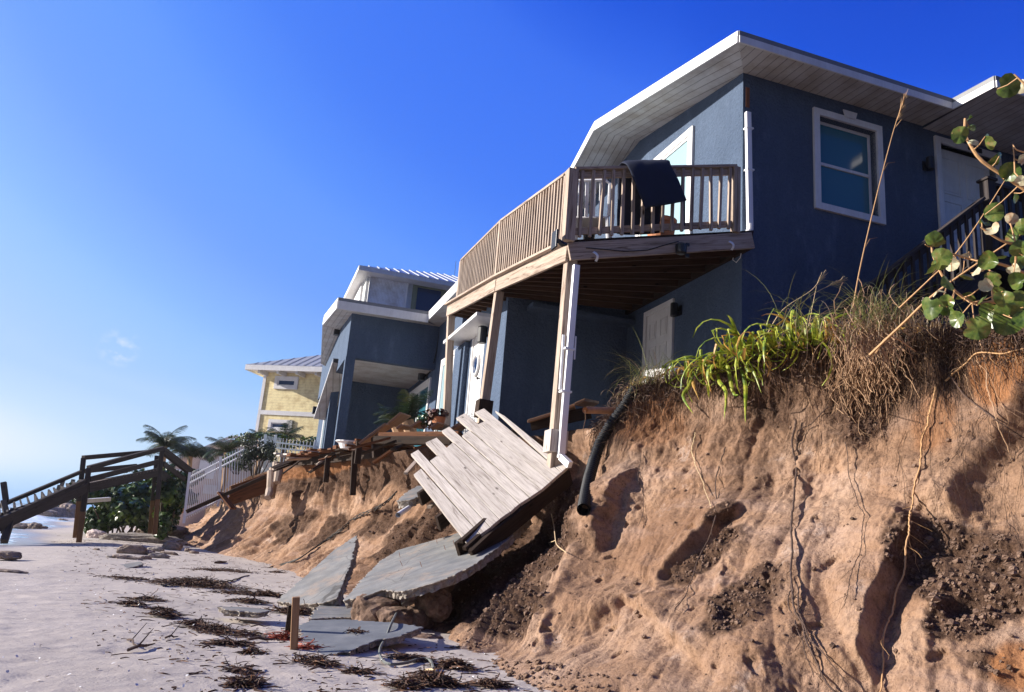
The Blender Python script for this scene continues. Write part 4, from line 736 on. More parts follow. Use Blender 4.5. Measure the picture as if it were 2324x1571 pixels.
for (x, y0, y1, F_) in ((890,760,1010,15.2),(630,820,900,16.8),(935,660,700,14.4)):
    m_ = MB(); m_.beam(Q(x,y1,F_)-UZ*.3, Q(x+4,y0-20,F_), .11, .11, UX); m_.build('post', 'wood_dark', bw, bevel=.008)
for k, (x, y0, y1) in enumerate(((95,900,1190),(125,850,1050),(75,930,1170),(150,870,1040),(60,1110,1190))):
    m_ = MB(); p, q = Q(x-10,y1,20.4-.1*k), Q(x+8,y0,20.6-.1*k); m_.tube([p, lerp(p,q,.5)+UX*.02, q], [.09,.11,.10], 9); m_.build('wooden_pile', 'wood_weathered', label=['tallest weathered pile at the seaward end of the broken boardwalk','weathered pile with its top under the boardwalk edge, second from the boardwalk','leaning grey pile on the seaward side of the tallest pile','short rotten pile nearest the planks under the boardwalk','low stub of a pile buried in the slope at the left'][k], cat='pile', group='old timber piles at the end of the broken boardwalk')
br = thing('broken_decking', 'dark broken deck frame with upturned orange boards beside the potted plants', 'decking', Q(1400,600,13.4))
def plank(pts, parent, th=.038, mat='wood_fresh', name='deck_board'):
    m_ = MB(); P3 = [Q(*p) for p in pts]; n = (P3[1]-P3[0]).cross(P3[2]-P3[0]).normalized(); n = n if n.z > 0 else -n
    m_.prism(P3, n*th); return m_.build(name, mat, parent, bevel=.004)
plank([(940,672,12.6),(1035,600,12.8),(1130,590,14.2),(1060,655,14.0)], br); plank([(1035,600,12.8),(1195,482,13.0),(1290,490,14.4),(1130,590,14.2)], br)
plank([(1222,478,13.4),(1345,372,13.6),(1440,402,14.9),(1290,508,14.8)], br); plank([(1300,528,13.2),(1352,488,13.3),(1460,505,14.6),(1420,535,14.5)], br)
plank([(1440,510,12.9),(1525,452,13.1),(1615,478,14.4),(1560,530,14.2)], br); plank([(1628,522,12.5),(1705,468,12.7),(1805,490,14.0),(1742,545,13.8)], br); plank([(1832,528,12.0),(1905,482,12.2),(1990,497,13.4),(1925,548,13.2)], br)
for k in range(5):
    m_ = MB(); m_.beam(Q(1120-k*12,572+k*10,12.9+.0*k), Q(1900+k*10,560+k*10,11.9), .045, .05); m_.build('batten', 'wood_brown', br)
m_ = MB(); m_.beam(Q(1090,632,12.7), Q(1840,640,11.9), .12, .13); m_.build('beam', 'wood_dark', br, bevel=.01)
m_ = MB(); m_.beam(Q(1115,800,12.9), Q(1100,600,12.9), .16, .16, UX); m_.build('post', 'wood_dark', br, bevel=.01)
rj = random.Random(31)
for i in range(16):   # splintered ends hanging off the edge
    t = rj.uniform(.15,1); p = E_[int(t*26)]; L_ = rj.uniform(.25,.75); d_ = (-UX*rj.uniform(.5,1)+UY*rj.uniform(-.6,.6)+UZ*rj.uniform(-.7,.25)).normalized(); m_ = MB(); s0 = p+UX*.25-UZ*rj.uniform(.02,.2); m_.beam(s0, s0+d_*L_, rj.uniform(.05,.13), .03, (UZ+UY*rj.uniform(-.6,.6)).normalized()); m_.build('splintered_board', rj.choice(('wood_brown','wood_dark','wood_dark','wood_weathered')), bw)
for i in range(7):
    q = Q(rj.uniform(1000,1850), rj.uniform(590,660), rj.uniform(12.0,12.8)); d_ = (-UX*rj.uniform(.2,1)-UY*rj.uniform(-.4,.9)+UZ*rj.uniform(-.6,.2)).normalized(); m_ = MB(); m_.beam(q, q+d_*rj.uniform(.3,.7), rj.uniform(.05,.12), .03); m_.build('splintered_board', rj.choice(('wood_brown','wood_dark')), br)
ww = lambda x, y: (993+.23478*x, 624.1+.23478*y)
rw = thing('boardwalk_remnant', 'splintered end of boardwalk under the house, its edge lit white, beside the brown pipe', 'boardwalk', at(*ww(1300,1300), 10.5))
for pts in (((868,1428,10.6),(1112,1352,10.6),(1180,1380,11.8),(960,1440,11.8)),((1112,1352,10.5),(1318,1272,10.5),(1340,1330,11.6),(1180,1380,11.7)),((1325,1262,10.4),(1425,1220,10.4),(1560,1245,11.6),(1480,1290,11.6))):
    m_ = MB(); P3 = [at(*ww(x,y), F_) for x, y, F_ in pts]; m_.prism(P3, UZ*.04); m_.build('deck_board', 'wood_fresh', rw, bevel=.004)
m_ = MB(); m_.beam(at(*ww(900,1450),10.9), at(*ww(1480,1330),10.8), .10, .16); m_.build('beam', 'wood_dark', rw)
# loose sticks in the slope
for (x0,y0,x1,y1,F0,F1,l) in ((215,688,292,600,10.9,11.3,'loose splintered stick leaning on the slope left of the fallen deck boards'),(378,925,430,888,9.9,10.1,'short brown board end in the dirt just left of the fallen deck boards'),(465,1040,520,1000,9.5,9.7,'second short board end lower down in the dirt by the fallen deck boards')):
    m_ = MB(); m_.beam(at(*Z6(x0,y0),F0), at(*Z6(x1,y1),F1), .06, .035); m_.build('broken_board', 'wood_weathered', bevel=.003, label=l, cat='board')
m_ = MB(); m_.beam(at(*S7(380,228),19.5), at(*S7(870,10),20.5), .07, .09); m_.build('broken_board', 'wood_dark', bevel=.004, label='long dark rail leaning along the bottom of the white fence', cat='board')
m_ = MB(); m_.beam(at(*S7(590,110),20.0), at(*S7(670,210),19.8), .2, .05); m_.build('broken_board', 'wood_brown', bevel=.004, label='bent rust brown board hanging on the slope right of the white fence', cat='board')
m_ = MB()
for k in range(5): m_.beam(at(*S7(640+4*k,175-22*k),20.3), at(*S7(880,95-22*k),20.9), .04, .14)
m_.build('plank_barrier', 'wood_brown', label='dark planks retaining the bluff between fence and boardwalk piles', cat='barrier')
# ------------------------------------------------------------------ neighbours
def hbw(parent, ranges, mat, name='wall'): mb = MB(); [mb.h(*r) for r in ranges]; return mb.build(name, mat, parent)
def hc(v): d = v-C0; return d.dot(UX), d.dot(UY), v.z
z2_ = lambda x, y: (567.4+x*.32497, 567.4+y*.32497)
z1_ = lambda x, y: (x*.36125, 737.6+y*.36125)
_ = 0
# grey house with a standing seam metal roof
gb = 23.0
gl = hc(onb(*z2_(822,150), gb)); wl1 = hc(onb(*z2_(850,155), gb)); wr1 = hc(onb(*z2_(1102,190), gb)); wb1 = hc(onb(*z2_(1075,405), gb)); g2a = hc(onb(*z2_(1118,430), gb)); g2b = hc(onb(*z2_(1372,265), gb)); g2t = hc(onb(*z2_(1135,222), gb))
gh = thing('grey_house', 'grey house with silver metal roof and white roller shutter behind the far blue wing', 'house', W(gl[0],gb,2))
GA = gl[0]; gtop = gl[2]+.25
ev0 = hc(onb(*z2_(765,107), gb-.75)); evz = ev0[2]; ea = ev0[0]
hbw(gh, [((GA,GA+9),(gb,gb+.2),(2,evz-.12)),((GA,GA+.2),(gb+.2,gb+9),(2,evz-.12))], 'stucco_grey')
mb = MB(); rz = evz+2.0
mb.quad([W(ea,gb-.75,evz), W(ea+11,gb-.75,evz), W(ea+7.2,gb+4.2,rz), W(ea+4.6,gb+4.2,rz)]); mb.quad([W(ea,gb-.75,evz), W(ea+4.6,gb+4.2,rz), W(ea,gb+9.5,evz)]); mb.build('roof', 'metal_roof', gh)
mb = MB(); n_ = 26
for i in range(1, n_):
    a = ea+11*i/n_; t = min(1, (a-ea)/4.6, (ea+11-a)/3.8); mb.beam(W(a,gb-.75,evz+.02), W(a,gb-.75+4.95*t,evz+.02+2.0*t), .03, .035)
mb.build('roof_seams', 'metal_seam', gh)
mb = MB(); mb.h((ea,ea+11),(gb-.77,gb-.74),(evz-.2,evz-.0)); mb.h((ea-.02,ea+.01),(gb-.74,gb+9.5),(evz-.2,evz)); mb.build('fascia', 'white_trim', gh); mb = MB(); mb.h((ea,ea+11),(gb-.74,gb+.0),(evz-.19,evz-.17)); mb.h((ea,GA),(gb,gb+9.5),(evz-.19,evz-.17)); mb.build('soffit', 'white_trim', gh)
mb = MB(); mb.h((wl1[0],wr1[0]),(gb-.10,gb-.002),(wb1[2]-.8,wl1[2]-.22)); mb.build('roller_shutter', 'shutter_white', gh)
mb = MB(); mb.h((wl1[0]-.03,wr1[0]+.03),(gb-.2,gb-.002),(wl1[2]-.22,wl1[2]+.0)); mb.h((wl1[0]-.06,wl1[0]),(gb-.14,gb-.002),(wb1[2]-.8,wl1[2]-.22)); mb.h((wr1[0],wr1[0]+.06),(gb-.14,gb-.002),(wb1[2]-.8,wl1[2]-.22)); mb.build('shutter_box', 'white_trim', gh, bevel=.01)
window(gh, W(g2a[0],gb,g2a[2]-.6), UX, -UY, g2b[0]-g2a[0], g2t[2]-g2a[2]+.6, .16, None, 'glass_navy', 'green_trim')
sh2 = ona(*z2_(800,175), GA); mb = MB(); mb.h((GA-.1,GA-.002),(gb+.9,gb+3.6),(3.5,evz-.35)); mb.build('roller_shutter', 'shutter_white', gh)
mb = MB(); ax_ = W(ea+5.2,gb+4.2,rz); mb.tube([ax_, ax_+UZ*.8], .015, 4); mb.build('antenna', 'white_metal', gh)
# yellow house
yb_ = 45.0
yc = hc(onb(*z1_(1668,290), yb_)); YA = yc[0]; ye = hc(onb(*z1_(1602,245), yb_-1.3)); yz = ye[2]
yh = thing('yellow_house', 'tall pale yellow clapboard house with grey metal hip roof at the far end', 'house', W(YA,yb_,0))
bz = hc(onb(*z1_(1637,535), yb_))[2]; bz2 = hc(onb(*z1_(1632,562), yb_))[2]
hb_ = yz-.15
mb = MB(); mb.quad([W(YA,yb_,-.5), W(YA+16,yb_,-.5), W(YA+16,yb_,hb_), W(YA,yb_,hb_)]); mb.quad([W(YA,yb_+12,-.5), W(YA,yb_,-.5), W(YA,yb_,hb_), W(YA,yb_+12,hb_)]); mb.quad([W(YA+16,yb_,-.5), W(YA+16,yb_+12,-.5), W(YA+16,yb_+12,hb_), W(YA+16,yb_,hb_)]); mb.quad([W(YA+16,yb_+12,-.5), W(YA,yb_+12,-.5), W(YA,yb_+12,hb_), W(YA+16,yb_+12,hb_)]); mb.build('wall', 'siding_yellow', yh)
mb = MB(); mb.h((YA-.04,YA+16),(yb_-.05,yb_-.004),(bz2,bz)); mb.h((YA-.05,YA+.16),(yb_-.06,yb_-.003),(-.5,bz2-.003)); mb.h((YA-.05,YA+.16),(yb_-.06,yb_-.003),(bz+.003,hb_)); mb.h((YA-.06,YA-.003),(yb_,yb_+12),(bz2,bz)); mb.build('trim_board', 'white_trim', yh)
for (x0,y0,x1,y1) in ((1730,425,1905,338),(1690,690,1868,605)):
    p = hc(onb(*z1_(x0,y0-16), yb_)); q = hc(onb(*z1_(x1,y1+18), yb_)); window(yh, W(p[0],yb_,p[2]), UX, -UY, q[0]-p[0], q[2]-p[2]+.05, .22, None, 'glass_navy', sash=.08, proud=.08)
ya = ye[0]; mb = MB(); rz = yz+3.6
mb.quad([W(ya,yb_-1.3,yz), W(ya+20,yb_-1.3,yz), W(ya+14,yb_+6,rz), W(ya+9,yb_+6,rz)]); mb.quad([W(ya,yb_-1.3,yz), W(ya+9,yb_+6,rz), W(ya,yb_+13.3,yz)]); mb.build('roof', 'roof_grey', yh)
mb = MB(); n_ = 34
for i in range(1, n_):
    a = ya+20*i/n_; t = min(1, (a-ya)/9, (ya+20-a)/6); mb.beam(W(a,yb_-1.3,yz+.04), W(a,yb_-1.3+7.3*t,yz+.02+3.6*t), .04, .025)
mb.build('roof_seams', 'roof_grey', yh)
mb = MB(); mb.h((ya,ya+20),(yb_-1.33,yb_-1.28),(yz-.35,yz-.02)); mb.h((ya-.03,ya+.02),(yb_-1.28,yb_+13),(yz-.35,yz-.02)); mb.build('fascia', 'white_trim', yh)
mb = MB(); mb.h((ya,ya+20),(yb_-1.28,yb_-.0),(yz-.22,yz-.16)); mb.h((ya,YA),(yb_,yb_+13),(yz-.22,yz-.16)); mb.build('soffit', 'white_trim', yh)
for i in range(9): m_ = MB(); a = YA+.1+i*1.35; m_.h((a,a+.16),(yb_-1.1,yb_-.003),(yz-.5,yz-.23)); m_.build('rafter_end', 'white_trim', yh)
yh.rotation_euler.z = -rad(31)
# pinkish low building behind the fence
kb_ = 36.0; f_ = lambda x, y: hc(onb(*z1_(x,y), kb_))
p0, p1, p2, p3 = f_(1255,790), f_(1452,705), f_(1535,715), f_(1075,870)
kh = thing('pink_building', 'pale pink low building with white balcony rails behind the white fence', 'building', W(p1[0],kb_,0))
mb = MB(); mb.prism([W(p3[0],kb_,-.6), W(p3[0],kb_,p3[2]), W(*p0[:2],p0[2]), W(p1[0],kb_,p1[2]-.12), W(p2[0]+1.5,kb_,p2[2]-.1), W(p2[0]+1.5,kb_,-.6)], UY*5); mb.build('wall', 'stucco_pink', kh)
mb = MB(); mb.beam(W(p3[0]-.1,kb_-.15,p3[2]+.02), W(p1[0],kb_-.15,p1[2]), .4, .12); mb.beam(W(p1[0],kb_-.15,p1[2]), W(p2[0]+1.6,kb_-.15,p2[2]+.05), .4, .12); mb.build('roof_edge', 'white_trim', kh)
for (x0,y0,x1,y1,mt) in ((1100,905,1240,950,'white_metal'),(1240,960,1360,860,'white_metal'),(1370,820,1420,790,'glass_navy'),(1455,760,1515,740,'glass_navy'),(1270,1060,1365,1010,'white_trim'),(1200,1000,1250,960,'glass_navy')):
    p, q = f_(x0,y0), f_(x1,y1); m_ = MB(); m_.h((p[0],q[0]),(kb_-.1,kb_-.003),(min(p[2],q[2]),max(p[2],q[2]))); m_.build('balcony_panel' if mt.startswith('white') else 'window', mt, kh, bevel=.02)
# ------------------------------------------------------------------ white picket fence climbing the slope
fc = thing('picket_fence', 'white metal picket fence climbing from the beach up beside the bluff', 'fence', at(*z1_(1160,1240),24))
def Z1(x, y, F_): return at(*z1_(x,y), F_)
top = [(1192,930,23.5),(1290,880,24.1),(1385,832,24.7),(1530,760,25.5),(1668,692,26.2)]; bot = [(1158,1225,23.5),(1268,1172,24.1),(1372,1120,24.7),(1520,1070,25.5),(1660,1010,26.2)]
def interp(L_, t): k = t*(len(L_)-1); i = min(int(k), len(L_)-2); f2 = k-i; return tuple(a+(b_-a)*f2 for a, b_ in zip(L_[i], L_[i+1]))
def fence_rail(pts, o=0): m_ = MB(); [m_.beam(p+UZ*o, q+UZ*o, .035, .045) for p, q in zip(pts, pts[1:])]; m_.build('rail', 'white_metal', fc)
TP = [Z1(*p) for p in top]; BP = [Z1(*p) for p in bot]
fence_rail(TP, -.14); fence_rail(TP, -.33); fence_rail(BP, .08)
for t in (0,.5,1): m_ = MB(); p, q = Z1(*interp(bot,t)), Z1(*interp(top,t)); m_.beam(p-UZ*.1, q+UZ*.02, .075, .075, UX); m_.build('fence_post', 'white_metal', fc)
for i in range(34):
    t = (i+.5)/34; m_ = MB(); p, q = Z1(*interp(bot,t)), Z1(*interp(top,t)); m_.beam(p, q, .024, .024, UX); m_.build('picket', 'white_metal', fc)
f3 = thing('picket_fence', 'level white picket fence in front of the yellow house', 'fence', Z1(1670,800,26.3))
t3 = [(1672,695,26.2),(1770,712,26.5),(2005,740,27.3)]
m_ = MB(); T3 = [Z1(*p) for p in t3]; [m_.beam(p-UZ*.16, q-UZ*.16, .035, .05) for p, q in zip(T3, T3[1:])]; m_.build('rail', 'white_metal', f3); m_ = MB(); [m_.beam(p-UZ*.34, q-UZ*.34, .035, .05) for p, q in zip(T3, T3[1:])]; m_.build('rail', 'white_metal', f3)
m_ = MB(); [m_.beam(p-UZ*1.1, q-UZ*1.1, .035, .05) for p, q in zip(T3, T3[1:])]; m_.build('rail', 'white_metal', f3)
for i in range(22): m_ = MB(); q = Z1(*interp(t3, (i+.5)/22)); m_.beam(q-UZ*1.2, q, .024, .024, UX); m_.build('picket', 'white_metal', f3)
for t in (.3, .95): m_ = MB(); q = Z1(*interp(t3, t)); m_.beam(q-UZ*1.3, q+UZ*.08, .08, .08, UX); m_.build('fence_post', 'white_metal', f3)
# ------------------------------------------------------------------ collapsed beach access stairs
bs = thing('beach_stairs', 'grey timber beach stairs and ramp wrecked by the storm, bridging the sand on the left', 'stairs', at(*Z10(905,1175),23))
def A(x, y, F_): return at(*Z10(x,y), F_)
def bm(name, p, q, w_, t_, mat='wood_grey', up=UZ): m_ = MB(); m_.beam(p, q, w_, t_, up); return m_.build(name, mat, bs, bevel=.006)
def legpost(x0, y0, x1, y1, F_, split, ex=.0):
    p, q = A(x0,y0,F_)-UZ*.1, A(x1,y1,F_); mid = lerp(p, q, split); bm('post', mid, q, .13, .13, 'wood_grey', UX); bm('post_foot', p, mid-UZ*.003, .13, .13, 'wood_post_low', UX)
legpost(907,1172,1015,352,22.6,.42); legpost(868,1108,955,235,24.2,.45); legpost(1775,1072,1852,122,25.2,.40); legpost(1720,1066,1792,208,26.6,.42)
for (a_, b_, w_, t_) in (((1010,350,22.6),(1860,125,25.2),.14,.13),((950,232,24.2),(1700,165,26.6),.14,.13),((1030,478,22.6),(1830,272,25.2),.05,.15),((965,385,24.2),(1560,325,26.2),.05,.14),((1015,575,22.6),(1820,392,25.2),.06,.26),((950,560,24.2),(1790,400,26.6),.06,.24)):
    bm('rail' if t_ < .2 else 'joist', A(*a_), A(*b_), w_, t_)
for i in range(20):
    t = (i+.5)/20; p = lerp(A(1015,540,22.6), A(1820,362,25.2), t); q = lerp(A(950,530,24.2), A(1790,372,26.6), t); d_ = (A(1820,362,25.2)-A(1015,540,22.6)).normalized()
    m_ = MB(); m_.beam(p, q, .145, .035, (q-p).cross(d_).normalized()); m_.build('ramp_board', 'wood_weathered', bs)
bm('hand_rail', A(1862,150,25.2), A(2180,395,27.2), .14, .22); bm('rail', A(1870,300,25.2), A(2110,480,27.2), .06, .16); bm('joist', A(1840,420,25.3), A(2160,700,27.0), .08, .28)
# flight down to the sea
bm('hand_rail', A(940,388,24.2), A(-60,805,21.4), .1, .10); bm('hand_rail', A(985,490,22.6), A(-60,965,19.6), .1, .10)
bm('stringer', A(1000,575,22.6), A(-80,1040,19.6), .06, .27); bm('stringer', A(930,600,24.2), A(-80,950,21.4), .06, .26)
for i in range(13):
    t = (i+.3)/13; p = lerp(A(985,545,22.6), A(-70,975,19.6), t); q = lerp(A(925,520,24.2), A(-70,860,21.4), t); m_ = MB()
    tl = random.uniform(-.25,.25); m_.beam(p, q, .27, .045, (UX+UZ*(.35+tl)).normalized()); m_.build('tread', 'wood_grey', bs)
bm('post', A(45,1190,19.8), A(160,830,20.4), .16, .16, up=UX); bm('post', A(70,745,21.2), A(40,512,21.2), .13, .13, up=UX); bm('post', A(100,960,20.2), A(38,735,20.6), .13, .13, up=UX); bm('post', A(38,1100,21.3), A(60,960,21.3), .12, .12, up=UX)
m_ = MB(); m_.beam(A(995,725,24.5), A(1250,705,26), .1, .12); m_.build('white_board', 'white_trim', bs)
# ------------------------------------------------------------------ rocks
def rock(name, p, s, label, mat='rock', seed=0, group=None, cat='rock', flat=.5, rot=0):
    import bmesh
    bm_ = bmesh.new(); bmesh.ops.create_icosphere(bm_, subdivisions=4, radius=1); V = np.array([v.co for v in bm_.verts])
    c = np.sign(V)*np.abs(V)**.75; c = c*(1+.18*fbm(c*1.3+seed*5.1, 3, seed)[:,None]+.07*fbm(c*4+seed, 3, seed+5)[:,None]); cr_, sr_ = math.cos(rot), math.sin(rot)
    c = c*np.array(s)*.5; c = np.stack([c[:,0]*cr_-c[:,1]*sr_, c[:,0]*sr_+c[:,1]*cr_, c[:,2]+s[2]*.28], 1)
    for v, q in zip(bm_.verts, c): v.co = Vector(q)
    me = bpy.data.meshes.new(name); bm_.to_mesh(me); bm_.free(); a = me.attributes.new('lc','FLOAT_VECTOR','POINT'); a.data.foreach_set('vector', c.astype(np.float32).ravel())
    me.materials.append(MATS[mat]); o = bpy.data.objects.new(name, me); COL.objects.link(o); o.location = p; return tag(o, label, cat, group)
zs = lambda x, y, z=ZS-.02: atz(*Z10(x,y), z)
RK = [(1500,1340,.95,.35,.42,'large dark red-brown block at the back of the rock pile, its top edge slanting'),(1400,1395,.62,.3,.18,'low brown stone at the left end of the rock pile'),(1500,1402,.7,.3,.14,'flat brown stone lying along the front of the rock pile'),(1680,1350,.5,.35,.25,'pinkish slanted stone in the middle of the rock pile'),(1770,1310,.7,.35,.26,'pale flat-topped stone at the back right of the rock pile'),(1660,1395,.35,.25,.14,'small dark wet stone at the front of the rock pile'),(1810,1385,.65,.3,.22,'grey lumpy stone at the right front of the rock pile'),(1930,1345,.75,.3,.16,'long low stone reaching right from the rock pile'),(1260,1385,.25,.2,.12,'small bluish stone left of the rock pile'),(1100,1295,.22,.16,.12,'single brown stone on the open sand left of the rock pile'),(2210,1330,.4,.3,.14,'flat grey stone on the sand near the foot of the lit bluff'),(2140,1310,.25,.2,.2,'dark pointed stone at the foot of the fence slope')]
for i, (x, y, a_, b_, c_, l) in enumerate(RK): rock('rock', zs(x,y), (a_*.6,b_*.6,c_*.65), l, seed=i+1, rot=random.uniform(-.3,.5), mat='rock' if i not in (4,6,8) else 'concrete_edge')
rock('boulder', atz(*Z10(1640,1222),ZS-.08), (2.4,1.2,.42), 'long grey mound of rubble under the ramp posts of the beach stairs', seed=21, cat='rubble', rot=.2, mat='concrete_edge')
rock('boulder', atz(*Z10(1850,1180),ZS-.05), (1.7,1.2,.75), 'brown rubble mound against the lower end of the white fence', seed=23, cat='rubble', rot=.2)
rock('boulder', zs(1960,1290), (.5,.4,.3), 'dark earthy lump at the foot of the fence slope', seed=24, cat='rock')
rock('boulder', zs(1090,1150), (.62,.4,.34), 'pale angular rock alone on the sand behind the stair posts', seed=25, mat='stucco_pink', cat='rock')
rock('boulder', zs(50,1370), (.5,.3,.14), 'dark flat boulder at the left edge of the sand, half awash', seed=26, cat='rock'); rock('boulder', zs(90,1560), (.45,.2,.07), 'low dark driftwood hump at the lower left edge of the sand', seed=27, cat='driftwood')
for i, (x, y, F_, s_, l) in enumerate(((450,900,75,(9,5,3.6),'leftmost hazy boulder of the far rock groin'),(600,905,78,(10,5,4.4),'broad grey boulder in the middle of the far rock groin'),(750,880,80,(9,5,5),'highest brown boulder of the far rock groin'),(700,955,60,(2.2,1.6,1.6),'pale upright rock on the sand before the far groin'))):
    rock('boulder', at(*Z10(x,y+45),F_), tuple(q*.36 for q in s_), l, seed=31+i, cat='rock', rot=i)
for i, (x, y, s_, l) in enumerate(((200,1040,(1.6,.9,.5),'foamy rock in the surf nearest the stairs'),(320,1010,(2.4,.8,.35),'flat dark slab awash in the surf'),(390,1045,(1.4,.9,.8),'tallest rock in the surf with spray'),(450,1045,(1.5,.7,.45),'low black rock at the right of the surf rocks'))): rock('surf_rock', atz(*Z10(x,y),ZS-.12), tuple(q*.42 for q in s_), l, seed=41+i, cat='rock')
for i, x in enumerate((575,605,690,720)): m_ = MB(); p = at(*Z10(x,870),85); m_.beam(p-UZ*.5, p+UZ*(3+i%2*.6)+UX*.3, .35, .35, UX); m_.build('piling', 'wood_grey', label='distant hazy piling, %s of four seen through the stairs' % ('leftmost','second from the left','second from the right','rightmost')[i], cat='piling')
# ------------------------------------------------------------------ vegetation
def leaf_quads(mb, C, N, L_, w_, rng):
    C = np.asarray(C); N = np.asarray(N)
    for c, n in zip(C, N):
        c = Vector(c); n = Vector(n).normalized(); t = n.orthogonal().normalized(); t.rotate(Matrix.Rotation(rng.uniform(0,6.28),3,n)); b_ = n.cross(t); l = L_*rng.uniform(.6,1.2); w2 = w_*rng.uniform(.6,1.2)
        mb.add([c-t*l*.5, c-b_*w2*.5+n*l*.04, c-b_*w2*.35+t*l*.35, c+t*l*.5, c+b_*w2*.35+t*l*.35, c+b_*w2*.5+n*l*.04], [(0,1,2,3,4,5)])
def bush(name, c, r, n, L_, mat, label, seed=0, cat='bush', lobes=9, group=None):
    rng = random.Random(seed); mb = MB(); lob = [(Vector((rng.uniform(-.7,.7),rng.uniform(-.6,.6),rng.uniform(-.5,.75))), rng.uniform(.25,.5)) for _ in range(lobes)]
    Cs, Ns = [], []
    while len(Cs) < n:
        l, rr = rng.choice(lob); d_ = Vector((rng.gauss(0,1),rng.gauss(0,1),rng.gauss(0,1))).normalized(); q = l+d_*rr*rng.uniform(.55,1.08)
        if q.z < -1: continue
        Cs.append((c[0]+q.x*r[0], c[1]+q.y*r[1], c[2]+q.z*r[2])); Ns.append((d_+Vector((rng.gauss(0,.5),rng.gauss(0,.5),rng.gauss(.3,.4)))))
    leaf_quads(mb, Cs, Ns, L_, L_*.85, rng); o = thing(name, label, cat, Vector(c)-UZ*r[2], group); mb.build('foliage', mat, o)
    m_ = MB()
    for l, rr in lob: e = Vector(c)+Vector((l.x*r[0], l.y*r[1], l.z*r[2])); b0 = Vector(c)+Vector((l.x*.2*r[0],l.y*.2*r[1],-r[2]*1.1)); m_.tube([b0, lerp(b0,e,.5)+Vector((rng.uniform(-.1,.1),0,.05))*r[0], e], [.035*r[2],.022*r[2],.01*r[2]], 5)
    m_.build('stem', 'root_dark', o); return o
bush('sea_grape_bush', at(*Z10(1370,850),28.5), (1.75,1.2,1.05), 5200, .20, 'leaf_bush', 'big round-leaved green bush growing under the ramp of the beach stairs', 1, lobes=14)
bush('sea_grape_bush', at(*Z10(1600,740),30), (1.4,1.1,1.45), 4200, .20, 'leaf_bush', 'dark tall part of the thicket behind the right ramp posts', 2, lobes=12)
bush('sea_grape_bush', at(*Z10(1920,810),26), (.55,.6,1.1), 2000, .17, 'leaf_bush', 'yellow-green bush between the right ramp posts and the white fence', 3)
bush('sea_grape_bush', at(*Z10(2060,560),28), (.8,.7,.7), 900, .16, 'leaf_bush', 'small green bush touching the top corner of the white fence', 5)
bush('olive_shrub', Z1(1620,830,25.6), (.62,.5,.72), 2200, .075, 'leaf_olive', 'dark olive shrub pressing through the upper part of the white fence', 4)
bush('hedge', Z1(1860,742,29), (2.2,.7,.36), 2000, .11, 'leaf_bush', 'green hedge behind the level white fence', 6, 'hedge')
bush('hedge', Z1(1500,850,31), (.7,.6,.5), 900, .11, 'leaf_bush', 'dark hedge between the pink building and the olive shrub', 7, 'hedge')
bush('distant_thicket', at(*Z10(830,800),88), (1.9,1.5,1.9), 1400, .35, 'leaf_olive', 'hazy dark thicket above the far rock groin', 8, 'thicket')
bush('distant_thicket', at(*Z10(560,915),120), (6,3,1.0), 1600, .5, 'leaf_olive', 'low far line of shore scrub left behind the groin boulders', 9, 'thicket')
def palm(c, fl, h, n, label, seed, droop=1.0, mat='leaf_palm', w_=.035, group=None, fan=None):
    rng = random.Random(seed); o = thing('palm_tree', label, 'palm', c-UZ*h, group); m_ = MB(); m_.tube([c-UZ*h, c-UZ*h*.5+UX*.1, c], [.17,.13,.12], 8); m_.build('trunk', 'root_pale', o)
    for i in range(n):
        az = 2*math.pi*i/n+rng.uniform(-.25,.25) if fan is None else rng.uniform(*fan); el = rng.uniform(.25,1.5); d_ = Vector((math.cos(az),math.sin(az),0)); L_ = fl*rng.uniform(.8,1.1); pts = []; p = Vector(c); e = el
        for k in range(11): pts.append(p.copy()); p = p+(d_*math.cos(e)+UZ*math.sin(e))*L_/10; e -= .19*droop*(1-.35*math.sin(el))
        m_ = MB(); m_.tube(pts, [.02*fl*(1-k/12)/1.5 for k in range(11)], 4)
        sd = d_.cross(UZ)
        for k in range(1, 60):
            t = k/60*10; i0 = min(int(t), 9); q = lerp(pts[i0], pts[i0+1], t-i0); T_ = (pts[i0+1]-pts[i0]).normalized(); ll = fl*.34*math.sin(math.pi*(.12+.85*k/60))**.7
            for s_ in (-1,1):
                dd = (sd*s_*.85+T_*.65-UZ*rng.uniform(.15,.6)).normalized(); tip = q+dd*ll; tip -= UZ*ll*.18*droop; wv = T_*w_*fl*.35; mid_ = lerp(q, tip, .5)+UZ*ll*.04
                m_.add([q-wv*.4, q+wv*.4, mid_+wv*.5, tip, mid_-wv*.5], [(0,1,2,4),(4,2,3)])
        m_.build('frond', mat, o)
    return o
palm(Z1(1035,765,36), 1.45, 3.0, 18, 'tallest coconut palm, its crown above the right end of the ramp', 11, group='palms behind the fence')
palm(Z1(1195,825,37), 1.5, 2.6, 15, 'drooping yellowish palm right of the tallest palm', 12, 1.35, group='palms behind the fence')
palm(Z1(1425,800,33), 1.15, 2.2, 13, 'small palm in front of the pink building', 13, group='palms behind the fence')
palm(Z1(1785,720,30.5), .95, 2.0, 15, 'bushy palm before the lower window of the yellow house', 14, .8, group='palms behind the fence')
palm(Z1(1640,715,30.5), .7, 1.6, 11, 'short palm tuft by the corner of the yellow house', 15, group='palms behind the fence')
palm(Q(1400,440,15.2), .75, .5, 12, 'potted areca palm in front of the porch door', 16, .8, group='potted plants on the porch')
palm(Q(1290,470,15.5), .55, .4, 9, 'smaller light green potted palm left of the areca palm', 17, .8, group='potted plants on the porch')
bush('croton_plant', Q(1695,435,13.3), (.22,.2,.20), 260, .09, 'red_leaf', 'dark red croton in a pot on the broken deck by the balcony post', 18, 'plant')
